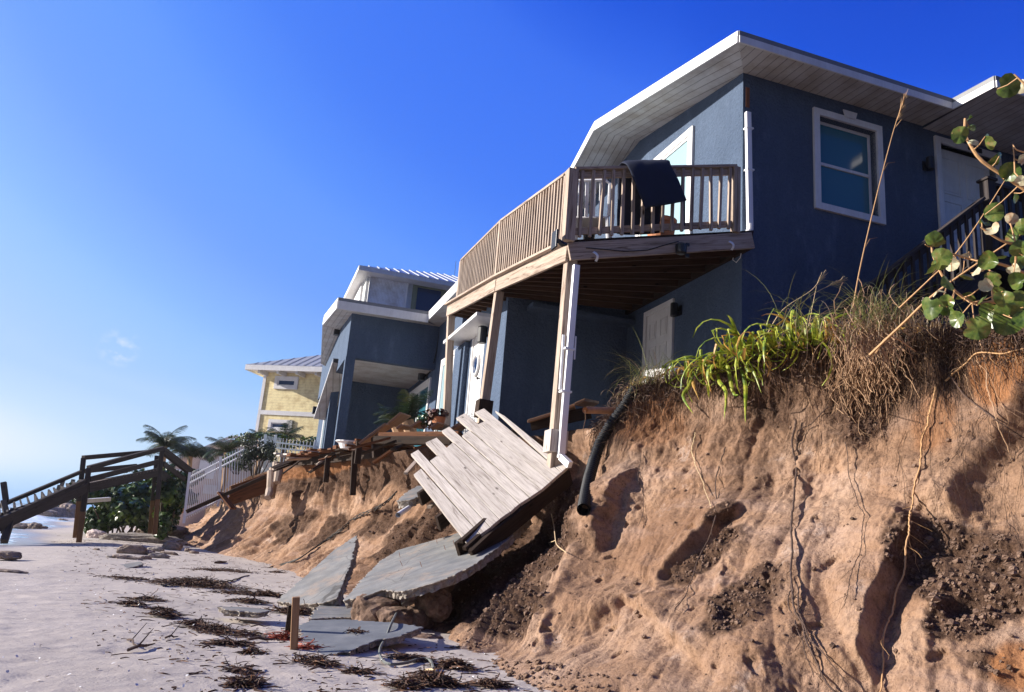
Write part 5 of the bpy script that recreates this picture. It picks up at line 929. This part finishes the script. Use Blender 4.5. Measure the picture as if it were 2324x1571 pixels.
bush('bromeliad', Q(1560,445,13.4), (.14,.14,.12), 160, .05, 'leaf_bush', 'small green plant left of the red croton', 19, 'plant')
lathe(Q(1695,500,13.3), [(.09,0),(.12,.16),(.13,.16)]).build('plant_pot', 'clay_pot', label='clay pot holding the red croton', cat='pot')
lathe(Q(832,668,15.6), [(.15,-.1),(.2,.0),(.26,.03),(.26,.05),(.1,.05)]).build('basin', 'white_pvc', label='upturned white basin lying on the boardwalk by the porch column', cat='basin')
# ------------------------------------------------------------------ plants and roots on the bluff edge
def ribbon(mb, pts, w_, nrm=None, fold=0.):
    """flat tapered strap leaf along pts"""
    N = len(pts); vs = []; rr = random.random()*9
    for i, p in enumerate(pts):
        T_ = (pts[min(i+1,N-1)]-pts[max(0,i-1)]).normalized(); s_ = (nrm or UZ).cross(T_)
        if s_.length < .05: s_ = T_.orthogonal()
        s_.normalize(); t = i/(N-1); ww_ = w_*(math.sin(math.pi*min(1, .25+t*.75))**.8 if t > .3 else .75+.5*t)*.5; up = s_.cross(T_)*fold*w_
        vs += [p-s_*ww_+up, p-up*.3, p+s_*ww_+up]
    mb.add(vs, [(3*i+j, 3*i+j+1, 3*i+j+4, 3*i+j+3) for i in range(N-1) for j in (0,1)], [(v.x+rr, v.y, v.z) for v in vs])
def arc_leaf(mb, base, d_, L_, w_, droop, n=9, el=.9, fold=.15, kink=None, rng=random):
    pts = []; p = base.copy(); e = el
    for k in range(n+1):
        pts.append(p.copy()); p = p+(d_*math.cos(e)+UZ*math.sin(e))*L_/n; e -= droop/n*(1+.6*k/n)
        if kink and k == kink: e -= 1.3
    ribbon(mb, pts, w_, d_.cross(UZ).cross(d_), fold)
CRn = lambda x, y, off=.02: dpx(x, y, off)
LILY = [(1585,845,8.1,14,.45,'smallest spider lily at the left end of the crest plants'),(1640,835,7.9,20,.55,'strap-leaved lily with orange withered leaves hanging over the edge'),(1700,810,7.6,24,.62,'largest bright green spider lily, long leaves drooping down the bluff face'),(1755,800,7.6,20,.55,'spider lily right of the largest one, leaves bent over'),(1805,780,7.5,20,.55,'upright spider lily in the middle right of the row'),(1850,775,7.5,18,.50,'spider lily flattened towards the stairs'),(1890,770,7.6,14,.42,'last spider lily, half hidden by dry grass')]
for i, (x, y, F_, n, L_, l) in enumerate(LILY):
    rng = random.Random(100+i); b0 = CRn(x, y+8, 0); o = thing('spider_lily', l, 'plant', b0, 'spider lilies along the crest'); m1 = MB(); m2 = MB()
    for k in range(int(n*1.5)):
        az = rng.uniform(0, 6.28); d_ = Vector((math.cos(az), math.sin(az), 0)); dry = rng.random() < .2
        arc_leaf(m2 if dry else m1, b0+d_*.03+Vector((rng.uniform(-.1,.1),rng.uniform(-.1,.1),-.02)), d_, L_*1.35*rng.uniform(.6,1.15), rng.uniform(.028,.048), rng.uniform(1.2,2.9), el=rng.uniform(.45,1.45), kink=rng.choice((None,None,4,5)))
    m1.build('leaves', 'leaf_lily', o)
    if m2.v: m2.build('withered_leaves', 'leaf_dry', o)
hang = [((1585,845),(1578,880),(1575,905),(1578,945)),((1640,845),(1650,870),(1658,905),(1652,960)),((1690,835),(1697,870),(1694,920),(1686,975)),((1655,830),(1668,850),(1675,880),(1676,905)),((1700,800),(1712,830),(1716,860),(1722,890))]
hp = bpy.data.objects['spider_lily.002']; m1 = MB()
for h_ in hang: pts = [dpx(x, y, .06+.03*i) for i, (x, y) in enumerate(h_)]; pts = [Vector(v) for v in cr_interp(np.array([list(p) for p in pts]), np.linspace(0, 3, 12)).tolist()]; ribbon(m1, pts, .038, (pts[0]).normalized()*-1, .1)
m1.build('drooping_leaves', 'leaf_lily', hp)
m2 = MB()
for h_ in (((1612,850),(1618,870),(1628,895)),((1575,838),(1580,870),(1600,905)),((1690,790),(1700,815),(1705,840)),((1742,800),(1750,830),(1752,850))): ribbon(m2, [dpx(x, y, .07) for x, y in h_], .03, dpx(*h_[0]).normalized()*-1, .1)
m2.build('withered_leaves', 'leaf_dry', hp)
def blades(mb, b0, n, L_, w_, rng, spread=.06, dr=(.6,2.4), el=(.7,1.5)):
    for k in range(n):
        az = rng.uniform(0,6.28); d_ = Vector((math.cos(az), math.sin(az), 0)); arc_leaf(mb, b0+Vector((rng.gauss(0,spread),rng.gauss(0,spread),0)), d_, L_*rng.uniform(.5,1.2), w_, rng.uniform(*dr), n=7, el=rng.uniform(*el), fold=.0)
TUFT = [(1440,890,40,.32,'dry','pale straw-coloured grass tuft drooping over the black corrugated pipe'),(1478,866,130,.60,'green','green grass tuft in front of the lower white door'),(1520,852,40,.34,'dry','thin mixed grass tuft left of the spider lilies'),(1960,745,90,.55,'dry','dense mound of dry grass left of the sea grape'),(1995,722,110,.62,'green','arching green beach grass on top of the dry mound'),(2050,730,80,.5,'dry','dry grass tuft right of the arching green grass'),(1820,745,36,.6,'green','seeding beach grass rising behind the spider lilies'),(2110,740,60,.4,'dry','dry tuft beneath the sea grape leaves'),(1925,770,60,.45,'dry','brown tuft between the last spider lily and the grass mound'),(2190,735,40,.35,'dry','flat straw tuft at the crest under the sea grape branches')]
for i, (x, y, n, L_, kd, l) in enumerate(TUFT):
    rng = random.Random(200+i); b0 = CRn(x, y+10, 0); o = thing('grass_tuft', l, 'grass', b0, 'grass tufts along the crest'); m1 = MB(); m2 = MB()
    blades(m1, b0, int(n*(.75 if kd == 'green' else .2)), L_, .006, rng, .09); blades(m2, b0, int(n*(.4 if kd == 'green' else .9)), L_*.9, .006, rng, .11, (1.2,3.2), (.3,1.4))
    m1.build('green_blades', 'grass_green', o); m2.build('dry_blades', 'grass_dry', o)
# tall seed stalks
def spline(px, n=24): P = np.array([list(at(*p)) for p in px]); return [Vector(v) for v in cr_interp(P, np.linspace(0, len(P)-1, n)).tolist()]
Rr = lambda x, y, F_: (1872.4+.39723*x, 170.2+.39723*y, F_)
STK = [([Rr(160,1330,6.1),Rr(195,1130,6.05),Rr(255,860,6.0),Rr(325,570,5.95),Rr(400,290,5.9),Rr(445,165,5.85)],.006,'tallest dry seed stalk, rising in front of the blue wall beside the window'),([(1742,775,7.3),(1790,715,7.3),(1850,665,7.3),(1905,640,7.3)],.005,'slanting seed head above the spider lilies, upper of two'),([(1735,770,7.3),(1775,705,7.3),(1840,660,7.3),(1862,633,7.3)],.005,'slanting seed head above the spider lilies, steeper of two'),([(1830,770,7.0),(1843,700,7.0),(1853,650,7.0)],.004,'short thin dry stalk before the foot of the outside stairs'),
  ([Rr(425,1330,5.3),Rr(600,1165,5.1),Rr(730,1040,5.0),Rr(850,880,4.9),Rr(960,710,4.8),Rr(1032,595,4.7)],.006,'thin tan stalk leaning up through the sea grape towards the newel post'),([Rr(255,1600,5.2),Rr(445,1420,5.0),Rr(620,1255,4.8),Rr(880,1070,4.6),Rr(1180,870,4.4)],.010,'thick orange-tan dead cane crossing the crest under the sea grape'),([dp_ for dp_ in ()] or [Rr(290,1590,5.2),Rr(370,1495,5.2),Rr(520,1580,5.3)],.006,'bent pale twig at the foot of the thick dead cane')]
for px, r_, l in STK:
    P = spline(px); m_ = MB(); m_.tube(P, [r_*(1-.6*i/24) for i in range(24)], 6)
    if 'seed' in l:
        for k in range(26): q = P[-1-(k//5)] ; d_ = (P[-1]-P[-3]).normalized(); m_.tube([q, q+d_*.09+Vector((random.gauss(0,.02),0,random.gauss(0,.02)))], [.0025,.001], 3)
    if 'tallest' in l:
        for k in (7,14): m_.tube([P[k], P[k]+UX*.06+UZ*.1, P[k]+UX*.14+UZ*.13], [.004,.003,.001], 4)
    m_.build('seed_stalk' if 'seed' in l or 'stalk' in l else 'dead_cane', 'stalk' if r_ > .005 else 'straw', label=l, cat='stalk')
# sea grape branches in front
sg = thing('sea_grape', 'sea grape branches with round waxy leaves leaning in over the crest on the right', 'plant', at(2330,760,4.6))
BR = [([Rr(1180,680,4.3),Rr(1060,600,4.3),Rr(900,495,4.3),Rr(830,400,4.3),Rr(800,330,4.3),Rr(800,250,4.3)],.014),([Rr(1180,960,4.2),Rr(1050,960,4.2),Rr(960,920,4.2),Rr(890,870,4.2)],.010),([Rr(1180,1150,4.3),Rr(1000,1080,4.3),Rr(860,1060,4.3),Rr(720,1020,4.3)],.011),([Rr(1150,1400,4.4),Rr(1000,1300,4.4),Rr(840,1300,4.4),Rr(700,1190,4.4),Rr(620,1040,4.4),Rr(610,960,4.4)],.012),([Rr(1180,450,4.1),Rr(1100,430,4.1),Rr(1075,400,4.1)],.006),([Rr(1180,90,4.0),Rr(1080,-5,4.0)],.008),([Rr(1085,1130,4.3),Rr(1090,980,4.2),Rr(1060,850,4.2)],.007),([Rr(960,1290,4.4),Rr(950,1180,4.4),Rr(940,1090,4.4)],.006),([Rr(1085,560,4.2),Rr(1080,460,4.2),Rr(1072,395,4.2)],.005)]
BRP = []
for px, r_ in BR: P = spline(px, 16); BRP += P; m_ = MB(); m_.tube(P, [r_*(1-.55*i/16) for i in range(16)], 7); m_.build('branch', 'stalk', sg)
LV = [(625,960,62,.2),(660,1050,66,.8),(628,1115,52,.3),(700,1190,52,.5),(690,1340,46,.9),(600,1330,72,.3),(870,1450,76,.9),(1045,1395,92,.8),(940,1060,56,.8),(990,1050,48,.4),(960,1170,50,.7),(820,1140,46,.3),(810,1270,52,.3),(970,785,56,.9),(965,890,42,.6),(1058,552,58,.9),(995,490,42,.4),(915,392,52,.3),(770,345,50,.8),(820,255,30,.3),(840,285,24,.5),(1070,820,36,.3),(912,850,36,.4),(1050,62,66,.8),(1128,65,40,.4),(1115,990,52,.8),(1090,925,50,.5),(1110,1180,52,.8),(1080,1112,38,.7),(1020,1280,52,.9),(900,1290,46,.3),(915,1200,42,.8),(800,1025,36,.5),(862,1112,40,.3),(1090,1290,62,.9),(640,1232,36,.4),(1125,870,48,.7),(1122,600,36,.5),(760,1395,52,.6),(1000,1240,52,.4),(935,1345,50,.8),(1128,480,34,.6),(1040,1330,60,.7),(990,1400,60,.5),(1110,1060,50,.8),(725,1080,44,.7),(850,370,30,.4),(1130,1400,56,.6),(1080,705,34,.5),(700,1290,44,.6)]
rng = random.Random(5)
for x, y, r_, face in LV:
    c = at(*Rr(x, y, rng.uniform(4.05,4.5))); R_ = .80*r_*.39723/FOC*c.length; view = (-c).normalized(); sd = Vector((rng.uniform(-1,1), rng.uniform(-.2,.6), rng.uniform(-.6,1))).normalized(); n = (view*face+sd*(1.05-face)).normalized()
    t = n.orthogonal().normalized(); t.rotate(Matrix.Rotation(rng.uniform(0,6.28),3,n)); b_ = n.cross(t); vs = [c]; ls = [(0,0,0)]; K = 26; cup = rng.uniform(-.4,.5); fo_ = rng.choice((.1,.3,.5,.75)); wv_ = rng.uniform(.04,.14); ph_ = rng.uniform(0,6)
    for ring in (.5,1.0):
        for k in range(K):
            a = 2*math.pi*k/K; rr = R_*ring*(1-.10*abs(math.cos(a/2))**10+.04*math.sin(3*a+r_)+(.03*math.sin(11*a+x) if ring > .9 else 0)-(.38*max(0,math.cos(a-ph_*2))**24 if (ring > .9 and int(x)%3 == 0) else 0)); q = t*math.cos(a)*rr+b_*math.sin(a)*rr*1.06
            vs.append(c+q+n*(cup*ring*ring*R_+fo_*abs(math.sin(a))*ring*R_+wv_*R_*math.sin(3*a+ph_)*ring+.5*wv_*R_*math.sin(7*a+ph_)*ring)); ls.append((math.sin(a)*ring*abs(1), math.cos(a)*ring*.0+a*.9, 0))
    fs = [(0, 1+k, 1+(k+1)%K) for k in range(K)]+[(1+k, 1+K+k, 1+K+(k+1)%K, 1+(k+1)%K) for k in range(K)]
    m_ = MB(); m_.add(vs, fs, ls); lf = m_.build('leaf', 'leaf_pale' if r_ < 45 and rng.random() < .5 else 'leaf_grape', sg, smooth=True)
    q = min(BRP, key=lambda p: (p-c).length); m_ = MB(); m_.tube([c-t*R_*.9, lerp(c-t*R_*.9, q, .5)-UZ*.01, q], [.003,.003,.004], 5); m_.build('petiole', 'stalk', lf)
# ------------------------------------------------------------------ roots
def hang_root(mb, p0, L_, r_, rng, wob=.03, out=.02, lean=0., fork=True, n=None):
    """root trailing down over the bluff face from p0"""
    n = n or max(5, int(L_/.05)); pts = []; Hd = (UX*.75+UY*.66).normalized(); z = p0.z; lat = Vector((Hd.y,-Hd.x,0)); s_ = 0; vx = rng.gauss(lean,.25)
    for k in range(n+1):
        o_ = Vector((p0.x, p0.y, z))+lat*s_; h = DT.ray_cast(o_-Hd*2.5, Hd, 6.0)
        q = h[0]-Hd*(out+abs(rng.gauss(0,wob*.4))) if h[0] is not None else o_
        if pts and (q-pts[-1]).length > .35: q = Vector((pts[-1].x, pts[-1].y, z))
        pts.append(q); z -= L_/n*rng.uniform(.7,1.2); vx = vx*.8+rng.gauss(lean*.2,.16); s_ += vx*L_/n*.6
        if z < ZS: break
    if len(pts) < 3: return pts
    mb.tube(pts, [r_*(1-.75*i/len(pts)) for i in range(len(pts))], 4 if r_ > .004 else 3, False)
    if fork and L_ > .35:
        for _ in range(rng.randint(1,4)):
            k = rng.randint(1, len(pts)-2); q = pts[k]; m2 = [q]
            d_ = Vector((rng.gauss(0,1),rng.gauss(0,.5)-.3,-abs(rng.gauss(.8,.5)))).normalized()
            for j in range(rng.randint(3,7)): d_ = (d_+Vector((rng.gauss(0,.35),rng.gauss(0,.3),-.12))).normalized(); q = q+d_*.035; m2.append(q)
            mb.tube(m2, [r_*.4*(1-.6*j/len(m2)) for j in range(len(m2))], 3, False)
    return pts
rng = random.Random(9)
fine_d, fine_p = MB(), MB()
for k in range(1500):
    cx = rng.choice((rng.uniform(7.6,15), rng.gauss(12.6,.5), rng.gauss(8.6,.5), rng.uniform(9,14.5))); cx = min(max(cx,7.3),14.7); v = abs(rng.gauss(0,.10))+.01
    p, n_ = ctr(cx, v); L_ = min(1.6, abs(rng.gauss(.22,.28))+.06)*(1 if cx < 13 else 1.1); hang_root(fine_p if rng.random() < .35 else fine_d, p, L_, rng.uniform(.0014,.0040), rng, lean=rng.gauss(0,.1))
for k in range(140):
    cx = rng.gauss(13.9,.55); cx = min(max(cx,12.5),14.8); p, n_ = ctr(cx, rng.uniform(.02,.55)); hang_root(fine_d, p, rng.uniform(.2,1.0), rng.uniform(.001,.0022), rng, lean=rng.gauss(0,.2))
fine_d.build('fine_roots', 'root_dark', kind='stuff', origin=Vector((0,0,0))); fine_p.build('pale_fine_roots', 'root_pale', kind='stuff', origin=Vector((0,0,0)))
mat_ = MB()     # tangled mat along the crest and the big dead root mass under the grass mound
for k in range(4200):
    cx = rng.uniform(7.7,14.6); p, n_ = ctr(cx, abs(rng.gauss(0,.08))); q = p-n_*0+Vector((0,0,rng.uniform(-.02,.05))); d_ = Vector((rng.gauss(0,1),rng.gauss(0,1),rng.gauss(-.2,.5))).normalized(); pts = [q]
    for j in range(rng.randint(3,7)): d_ = (d_+Vector((rng.gauss(0,.5),rng.gauss(0,.5),rng.gauss(-.15,.3)))).normalized(); q = q+d_*rng.uniform(.02,.045); pts.append(q)
    mat_.tube(pts, rng.uniform(.0016,.004), 3, False)
mat_.build('root_mat', 'root_dark', kind='stuff', origin=Vector((0,0,0)))
mat2 = MB()
for k in range(620):
    x, y = rng.gauss(1965,38), rng.gauss(800,55); b0 = dpx(x, y, rng.uniform(.01,.10)); d_ = Vector((rng.gauss(0,.5),rng.gauss(-.2,.4),-1)).normalized(); pts = [b0]; q = b0
    for j in range(rng.randint(4,9)): d_ = (d_+Vector((rng.gauss(0,.3),rng.gauss(0,.3),rng.gauss(-.2,.2)))).normalized(); q = q+d_*.045; pts.append(q)
    mat2.tube(pts, rng.uniform(.0018,.0042), 4, False)
mat2.build('dead_root_mass', 'root_pale', kind='stuff', origin=Vector((0,0,0)))
leafl = MB()
for k in range(420):
    cx = rng.uniform(8,14.7); p, n_ = ctr(cx, rng.uniform(-.03,.05)); leaf_quads(leafl, [p+Vector((0,0,.02+rng.random()*.05))], [Vector((rng.gauss(0,1),rng.gauss(0,1),1))], .06, .03, rng)
leafl.build('leaf_litter', 'leaf_dry', kind='stuff', origin=Vector((0,0,0)))
BIG = [([(1808,955),(1803,1010),(1806,1080),(1800,1150),(1800,1230),(1797,1310),(1803,1370),(1812,1420),(1838,1480),(1880,1545),(1905,1590)],.010,'root_dark','longest black root hanging down the middle of the bluff and curling at its foot'),
 ([(1808,1330),(1815,1400),(1840,1455),(1880,1500),(1920,1560)],.006,'root_dark','side strand of the longest black root, bowed to the right'),
 ([(1800,1330),(1790,1380),(1800,1430),(1822,1480),(1850,1540)],.005,'root_dark','side strand of the longest black root, bowed to the left'),
 ([(1645,1020),(1632,1090),(1618,1180),(1600,1240),(1575,1310),(1560,1350),(1535,1395)],.006,'root_dark','thin dark root left of the longest one, slanting to the lower left'),
 ([(1580,985),(1572,1030),(1585,1060),(1600,1110),(1612,1160)],.005,'straw','pale forked twig stuck in the bluff below the lilies'),
 ([(2128,880),(2118,940),(2100,990),(2090,1060),(2080,1130),(2060,1180),(2050,1230),(2040,1300),(2020,1370),(2005,1450),(1998,1571)],.009,'stalk','long orange root trailing from under the sea grape to the bottom of the picture'),
 ([(2150,870),(2180,840),(2220,810),(2280,800),(2330,795)],.008,'stalk','orange root arching out of the crest at the right edge'),
 ([(2215,745),(2235,800),(2250,880),(2262,950),(2290,1040)],.006,'root_pale','pale crooked root hanging from the crest at the far right'),
 ([(2160,850),(2200,905),(2255,955),(2330,1000)],.007,'root_dark','dark root slanting right across the reddish hollow'),
 ([(1880,925),(1850,960),(1812,985),(1805,1030)],.006,'root_dark','short dark root joining the longest one from the upper right'),
 ([(1920,1010),(1935,1090),(1950,1150),(1965,1180),(1960,1250),(1930,1330),(1925,1380)],.004,'root_dark','wandering hair-thin root right of the longest black root'),
 ([(1455,1030),(1450,1090),(1462,1140),(1455,1200)],.004,'root_dark','short dark root beside the black corrugated pipe')]
for px, r_, mt, l in BIG:
    P = np.array([list(dpx(x, y, .03)) for x, y in px]); 
    for i in range(1, len(P)):
        if np.linalg.norm(P[i]-P[i-1]) > 1.0: P[i] = P[i-1]+(np.array(at(*px[i], 1.0))/np.linalg.norm(at(*px[i],1.0))-P[i-1]/np.linalg.norm(P[i-1]))*np.linalg.norm(P[i-1])
    pts = [Vector(v) for v in cr_interp(P, np.linspace(0, len(P)-1, 14*len(P))).tolist()]; pts = [p+Vector((math.sin(i*.31)*.006+rng.gauss(0,.002), 0, math.sin(i*.23)*.004)) for i, p in enumerate(pts)]
    m_ = MB(); m_.tube(pts, [r_*(1-.45*i/len(pts)) for i in range(len(pts))], 6)
    for _ in range(int(len(pts)/6)):
        q = pts[rng.randint(2,len(pts)-2)]; d_ = Vector((rng.gauss(0,1),-.3,-abs(rng.gauss(.6,.5)))).normalized(); t_ = [q]
        for j in range(rng.randint(3,9)): d_ = (d_+Vector((rng.gauss(0,.3),rng.gauss(0,.2),-.15))).normalized(); q = q+d_*.03; t_.append(q)
        m_.tube(t_, [r_*.28*(1-.7*j/len(t_)) for j in range(len(t_))], 3, False)
    m_.build('root', mt, label=l, cat='root')
tw = [Z6(1235,1000),Z6(1275,1070),Z6(1285,1190),Z6(1300,1230),Z6(1350,1272)]; P = [dpx(x, y, .06) for x, y in tw]; m_ = MB(); m_.tube([Vector(v) for v in cr_interp(np.array([list(p) for p in P]), np.linspace(0,4,24)).tolist()], [.007*(1-.5*i/24) for i in range(24)], 5); q = dpx(*Z6(1285,1188),.06); m_.tube([q, dpx(*Z6(1225,1195),.06)], [.005,.002], 4); m_.build('twig', 'straw', label='pale forked twig lying on the dark slumped dirt', cat='twig')
# ------------------------------------------------------------------ wrack on the beach
def clump(x, y, wpx, n, label, mat='seaweed', hgt=.05, seed=0, long=.10):
    rng = random.Random(seed); c = atz(*S7(x,y), ZS+.005); sc = c.length/FOC; W_ = wpx*.3663*sc; mb = MB()
    for k in range(int(n*2.4)):
        u = rng.gauss(0,.27); q = c+Vector((u*W_, rng.gauss(0,.16)*max(W_,.2)*1.0, rng.random()**2*hgt*.7*math.exp(-u*u*4))); q.z = max(q.z, ZS+.004); az = rng.gauss(0,.7)+(math.pi if rng.random() < .5 else 0); d_ = Vector((math.cos(az), math.sin(az), rng.gauss(.0,.10))).normalized(); L_ = long*rng.uniform(.3,1.4); pts = [q]
        for j in range(5): d_ = (d_+Vector((rng.gauss(0,.4),rng.gauss(0,.4),rng.gauss(-.05,.12)))).normalized(); q = q+d_*L_/5; q.z = max(q.z, ZS+.004); pts.append(q)
        if rng.random() < .6: mb.tube(pts, rng.uniform(.0012,.0045), 4, False)
        else: ribbon(mb, pts, rng.uniform(.006,.016), Vector((rng.gauss(0,.6),rng.gauss(0,.6),1)))
    return mb.build('seaweed_clump', mat, label=label, cat='seaweed', group='seaweed clumps washed up on the sand')
CL_ = [(440,682,420,900,'longest dark bundle of seaweed and roots at the end of the black cable',.14),(640,600,330,420,'brown seaweed strip behind the long cable bundle',.07),(940,608,120,120,'small seaweed tuft on the sand by the triangular slab, behind its base',.05),(740,735,260,240,'flat seaweed patch in front of the long cable bundle',.04),(880,750,150,260,'reddish-brown seaweed heap left of the triangular slab base',.09),(770,785,180,150,'scattered wrack just left of the thin concrete shard',.05),(1060,850,230,380,'tangled wrack between the stake and the small slab',.08),(245,868,130,130,'round dark seaweed lump on the open sand at left',.07),(440,925,130,120,'orange-brown seaweed piece on the open sand',.05),(545,955,190,170,'stringy seaweed with twigs left of the stake, upper one',.05),(700,985,320,120,'long dark root-like weed pointing at the stake',.05),(650,1048,170,160,'stringy seaweed left of the stake, lower one',.05),(780,1100,50,50,'tiny dark weed knot in mid sand',.04),(1175,1168,180,170,'seaweed curl in front of the dark slab',.06),(720,1215,110,90,'dark weed wisp on the lower sand',.04),(745,1300,130,150,'brown weed clump at the bottom edge of the sand',.05),(1440,1222,110,70,'sandy-coloured tuft before the dark slab',.03),(1740,1310,90,130,'spiky red-brown weed at the bottom centre',.08),(1900,1290,240,380,'large wrack pile with twigs at the foot of the near bluff',.10),(2040,1190,150,220,'red-brown wrack against the foot of the near bluff',.08),(1780,1140,180,140,'wrack line along the loop of the grey cable',.04),(2260,1300,160,120,'dark wrack at the bottom beside the bluff toe',.05),(40,800,110,90,'weed patch at the left edge of the sand',.04),(20,640,200,120,'far weed streak at the left edge of the sand',.03),(130,770,170,90,'thin weed streak left of centre sand',.03),(210,830,90,70,'small weed scrap above the round dark lump',.03)]
for i, (x, y, w_, n, l, h_) in enumerate(CL_): clump(x, y, w_, n, l, hgt=h_, seed=300+i, mat='seaweed')
clump(990,1015,150,90,'bright red-orange seaweed caught at the stake', 'seaweed_red', .09, 401); clump(1120,1075,90,40,'red-orange weed strands between stake and dark slab', 'seaweed_red', .06, 402); c = fp_.hit(*S7(1440,975)); 
mb = MB(); rng = random.Random(8)
for k in range(60):
    q = c+Vector((rng.gauss(0,.03),rng.gauss(0,.06),.01)); pts = [q]; d_ = Vector((rng.gauss(0,1),rng.gauss(0,1),.2)).normalized()
    for j in range(4): d_ = (d_+Vector((rng.gauss(0,.5),rng.gauss(0,.5),rng.gauss(-.1,.3)))).normalized(); q = q+d_*.02; pts.append(q)
    mb.tube(pts, .003, 3, False)
mb.build('seaweed_clump', 'seaweed', label='small weed tuft lying on top of the dark front slab', cat='seaweed', group='seaweed clumps washed up on the sand')
lit = MB(); rng = random.Random(12)
for k in range(4200):
    y = 3+rng.random()**1.8*24; a = rng.random(); x = -y*.62+a*(y*.62+.2*y-(.03*y)); 
    if x < -7.0-.57*(y-11.7)+1: continue
    q = Vector((x+.15*math.sin(y*3), y, ZS+.012)); az = rng.gauss(0,.6); L_ = rng.choice((.02,.03,.05,.12))*rng.uniform(.5,1.3); d_ = Vector((math.cos(az), math.sin(az), rng.gauss(0,.1))); lit.tube([q, q+d_*L_*.5+Vector((0,0,.004)), q+d_*L_+Vector((rng.gauss(0,.01),rng.gauss(0,.01),0))], [rng.uniform(.002,.006)]*2+[.001], 4, False)
lit.build('beach_litter', 'seaweed', kind='stuff', origin=Vector((0,0,0)))
shl = MB()
for k in range(500):
    y = 3.5+rng.random()**1.6*14; x = -y*.6+rng.random()*(y*.62+.08*y); leaf_quads(shl, [Vector((x,y,ZS+.02))], [Vector((rng.gauss(0,.5),rng.gauss(0,.5),1))], rng.uniform(.01,.03), rng.uniform(.01,.02), rng)
shl.build('shell_fragments', 'stucco_white', kind='stuff', origin=Vector((0,0,0)))
STKS = [(760,1020,930,1018,.013,'dark stick on the sand pointing at the stake'),(480,1070,560,1068,.008,'short thin twig in mid sand'),(20,1085,185,1045,.012,'forked driftwood twig at the left edge of the sand'),(1150,1205,1280,1195,.007,'thin dark straw below the seaweed curl'),(1860,1210,1975,1242,.010,'pale reed lying on the wrack by the near bluff'),(1775,1285,1870,1270,.010,'dark twig on the large wrack pile'),(120,612,170,606,.006,'tiny twig on the far sand'),(560,545,630,538,.03,'dark driftwood billet on the sand before the lit bluff'),(780,940,900,935,.006,'fine straight straw above the dark stick'),(15,1020,80,1060,.008,'curved twig crossing the forked driftwood'),(250,1010,330,1000,.008,'brown twig right of the forked driftwood'),(1590,1090,1760,1110,.006,'thin straw in the shadow of the dark slab')]
for x0,y0,x1,y1,r_,l in STKS:
    a, b_ = atz(*S7(x0,y0),ZS+.015), atz(*S7(x1,y1),ZS+.015); m_ = MB(); m_.tube([a, lerp(a,b_,.35)+Vector((0,.02,.012)), lerp(a,b_,.7)-Vector((0,.015,0)), b_], [r_,r_,r_*.8,r_*.4], 5)
    if 'forked' in l: m_.tube([lerp(a,b_,.3), lerp(a,b_,.3)+Vector((.05,.1,.12))], [r_*.6,.002], 4)
    m_.build('driftwood', 'straw' if 'reed' in l else 'root_dark', label=l, cat='twig')

# crumbs of soil and rubble at the foot and on the slumps
def lump(mb, c, s_, rng):
    vs = []
    for k in range(3):
        for j in range(5): a = 2*math.pi*j/5+k*.6; r_ = (1 if k == 1 else .62)*s_*rng.uniform(.7,1.2); vs.append(c+Vector((math.cos(a)*r_, math.sin(a)*r_, (k-1)*s_*.6+rng.gauss(0,.12)*s_)))
    vs += [c+Vector((0,0,-s_*.9)), c+Vector((rng.gauss(0,.2)*s_,rng.gauss(0,.2)*s_,s_*.85))]
    fs = [(k*5+j, k*5+(j+1)%5, (k+1)*5+(j+1)%5, (k+1)*5+j) for k in (0,1) for j in range(5)]+[(15,(j+1)%5,j) for j in range(5)]+[(16,10+j,10+(j+1)%5) for j in range(5)]
    mb.add(vs, fs)
rng = random.Random(77); cr1 = MB(); DRT = np.clip(dirt, 0, 1); R_, C_ = DRT.shape; n_ok = 0
while n_ok < 5200:
    r = rng.randint(int(R_*.25), R_-2); c_ = rng.randint(int(C_*.22), C_-70); wgt = max(0, DRT[r,c_]-.45)*1.4*(1 if RV[r,c_] > .33 else .25)+(.3 if RV[r,c_] > .93 else .015)
    if rng.random() > wgt: continue
    n_ok += 1; s_ = min(.045, abs(rng.gauss(0,.009))+.004); lump(cr1, Vector(S2[r,c_])+Vector((0,0,s_*.3)), s_, rng)
cr1.build('soil_crumbs', 'bluff_crumb', kind='stuff', origin=Vector((0,0,0)))
for i, (x, y, F_, s_, l) in enumerate(((855,1385,8.3,(.5,.4,.34),'rounded brown soil block wedged under the largest slab, left one'),(905,1400,8.1,(.38,.3,.26),'rounded dark soil block under the middle of the largest slab'),(945,1395,8.2,(.3,.3,.25),'dark lump right of the soil blocks under the largest slab'),(985,1360,8.2,(.4,.3,.3),'crumbly dark lump at the left foot of the near bluff'),(960,1440,7.6,(.35,.25,.16),'low brown lump behind the tip of the dark front slab'))): rock('soil_block', at(x,y,F_)-UZ*.12, s_, l, seed=61+i, cat='rock', rot=i*.7, mat='bluff_crumb')
# ------------------------------------------------------------------ sea spray in the air
mb = MB(); mb.box(Vector((0,0,0)), Vector((1,0,0)), Vector((0,1,0)), UZ, (-160,60), (-40,200), (-3.2,24))
m = bpy.data.materials.new('haze'); m.use_nodes = True; t_ = m.node_tree; t_.nodes.remove(t_.nodes['Principled BSDF']); pv = t_.nodes.new('ShaderNodeVolumePrincipled'); pv.inputs['Density'].default_value = .0003; pv.inputs['Color'].default_value = (.93,.96,1,1); pv.inputs['Anisotropy'].default_value = .3
t_.links.new(pv.outputs[0], t_.nodes['Material Output'].inputs['Volume']); MATS['haze'] = m
mb.build('haze', 'haze', kind='stuff', origin=Vector((0,0,0)))
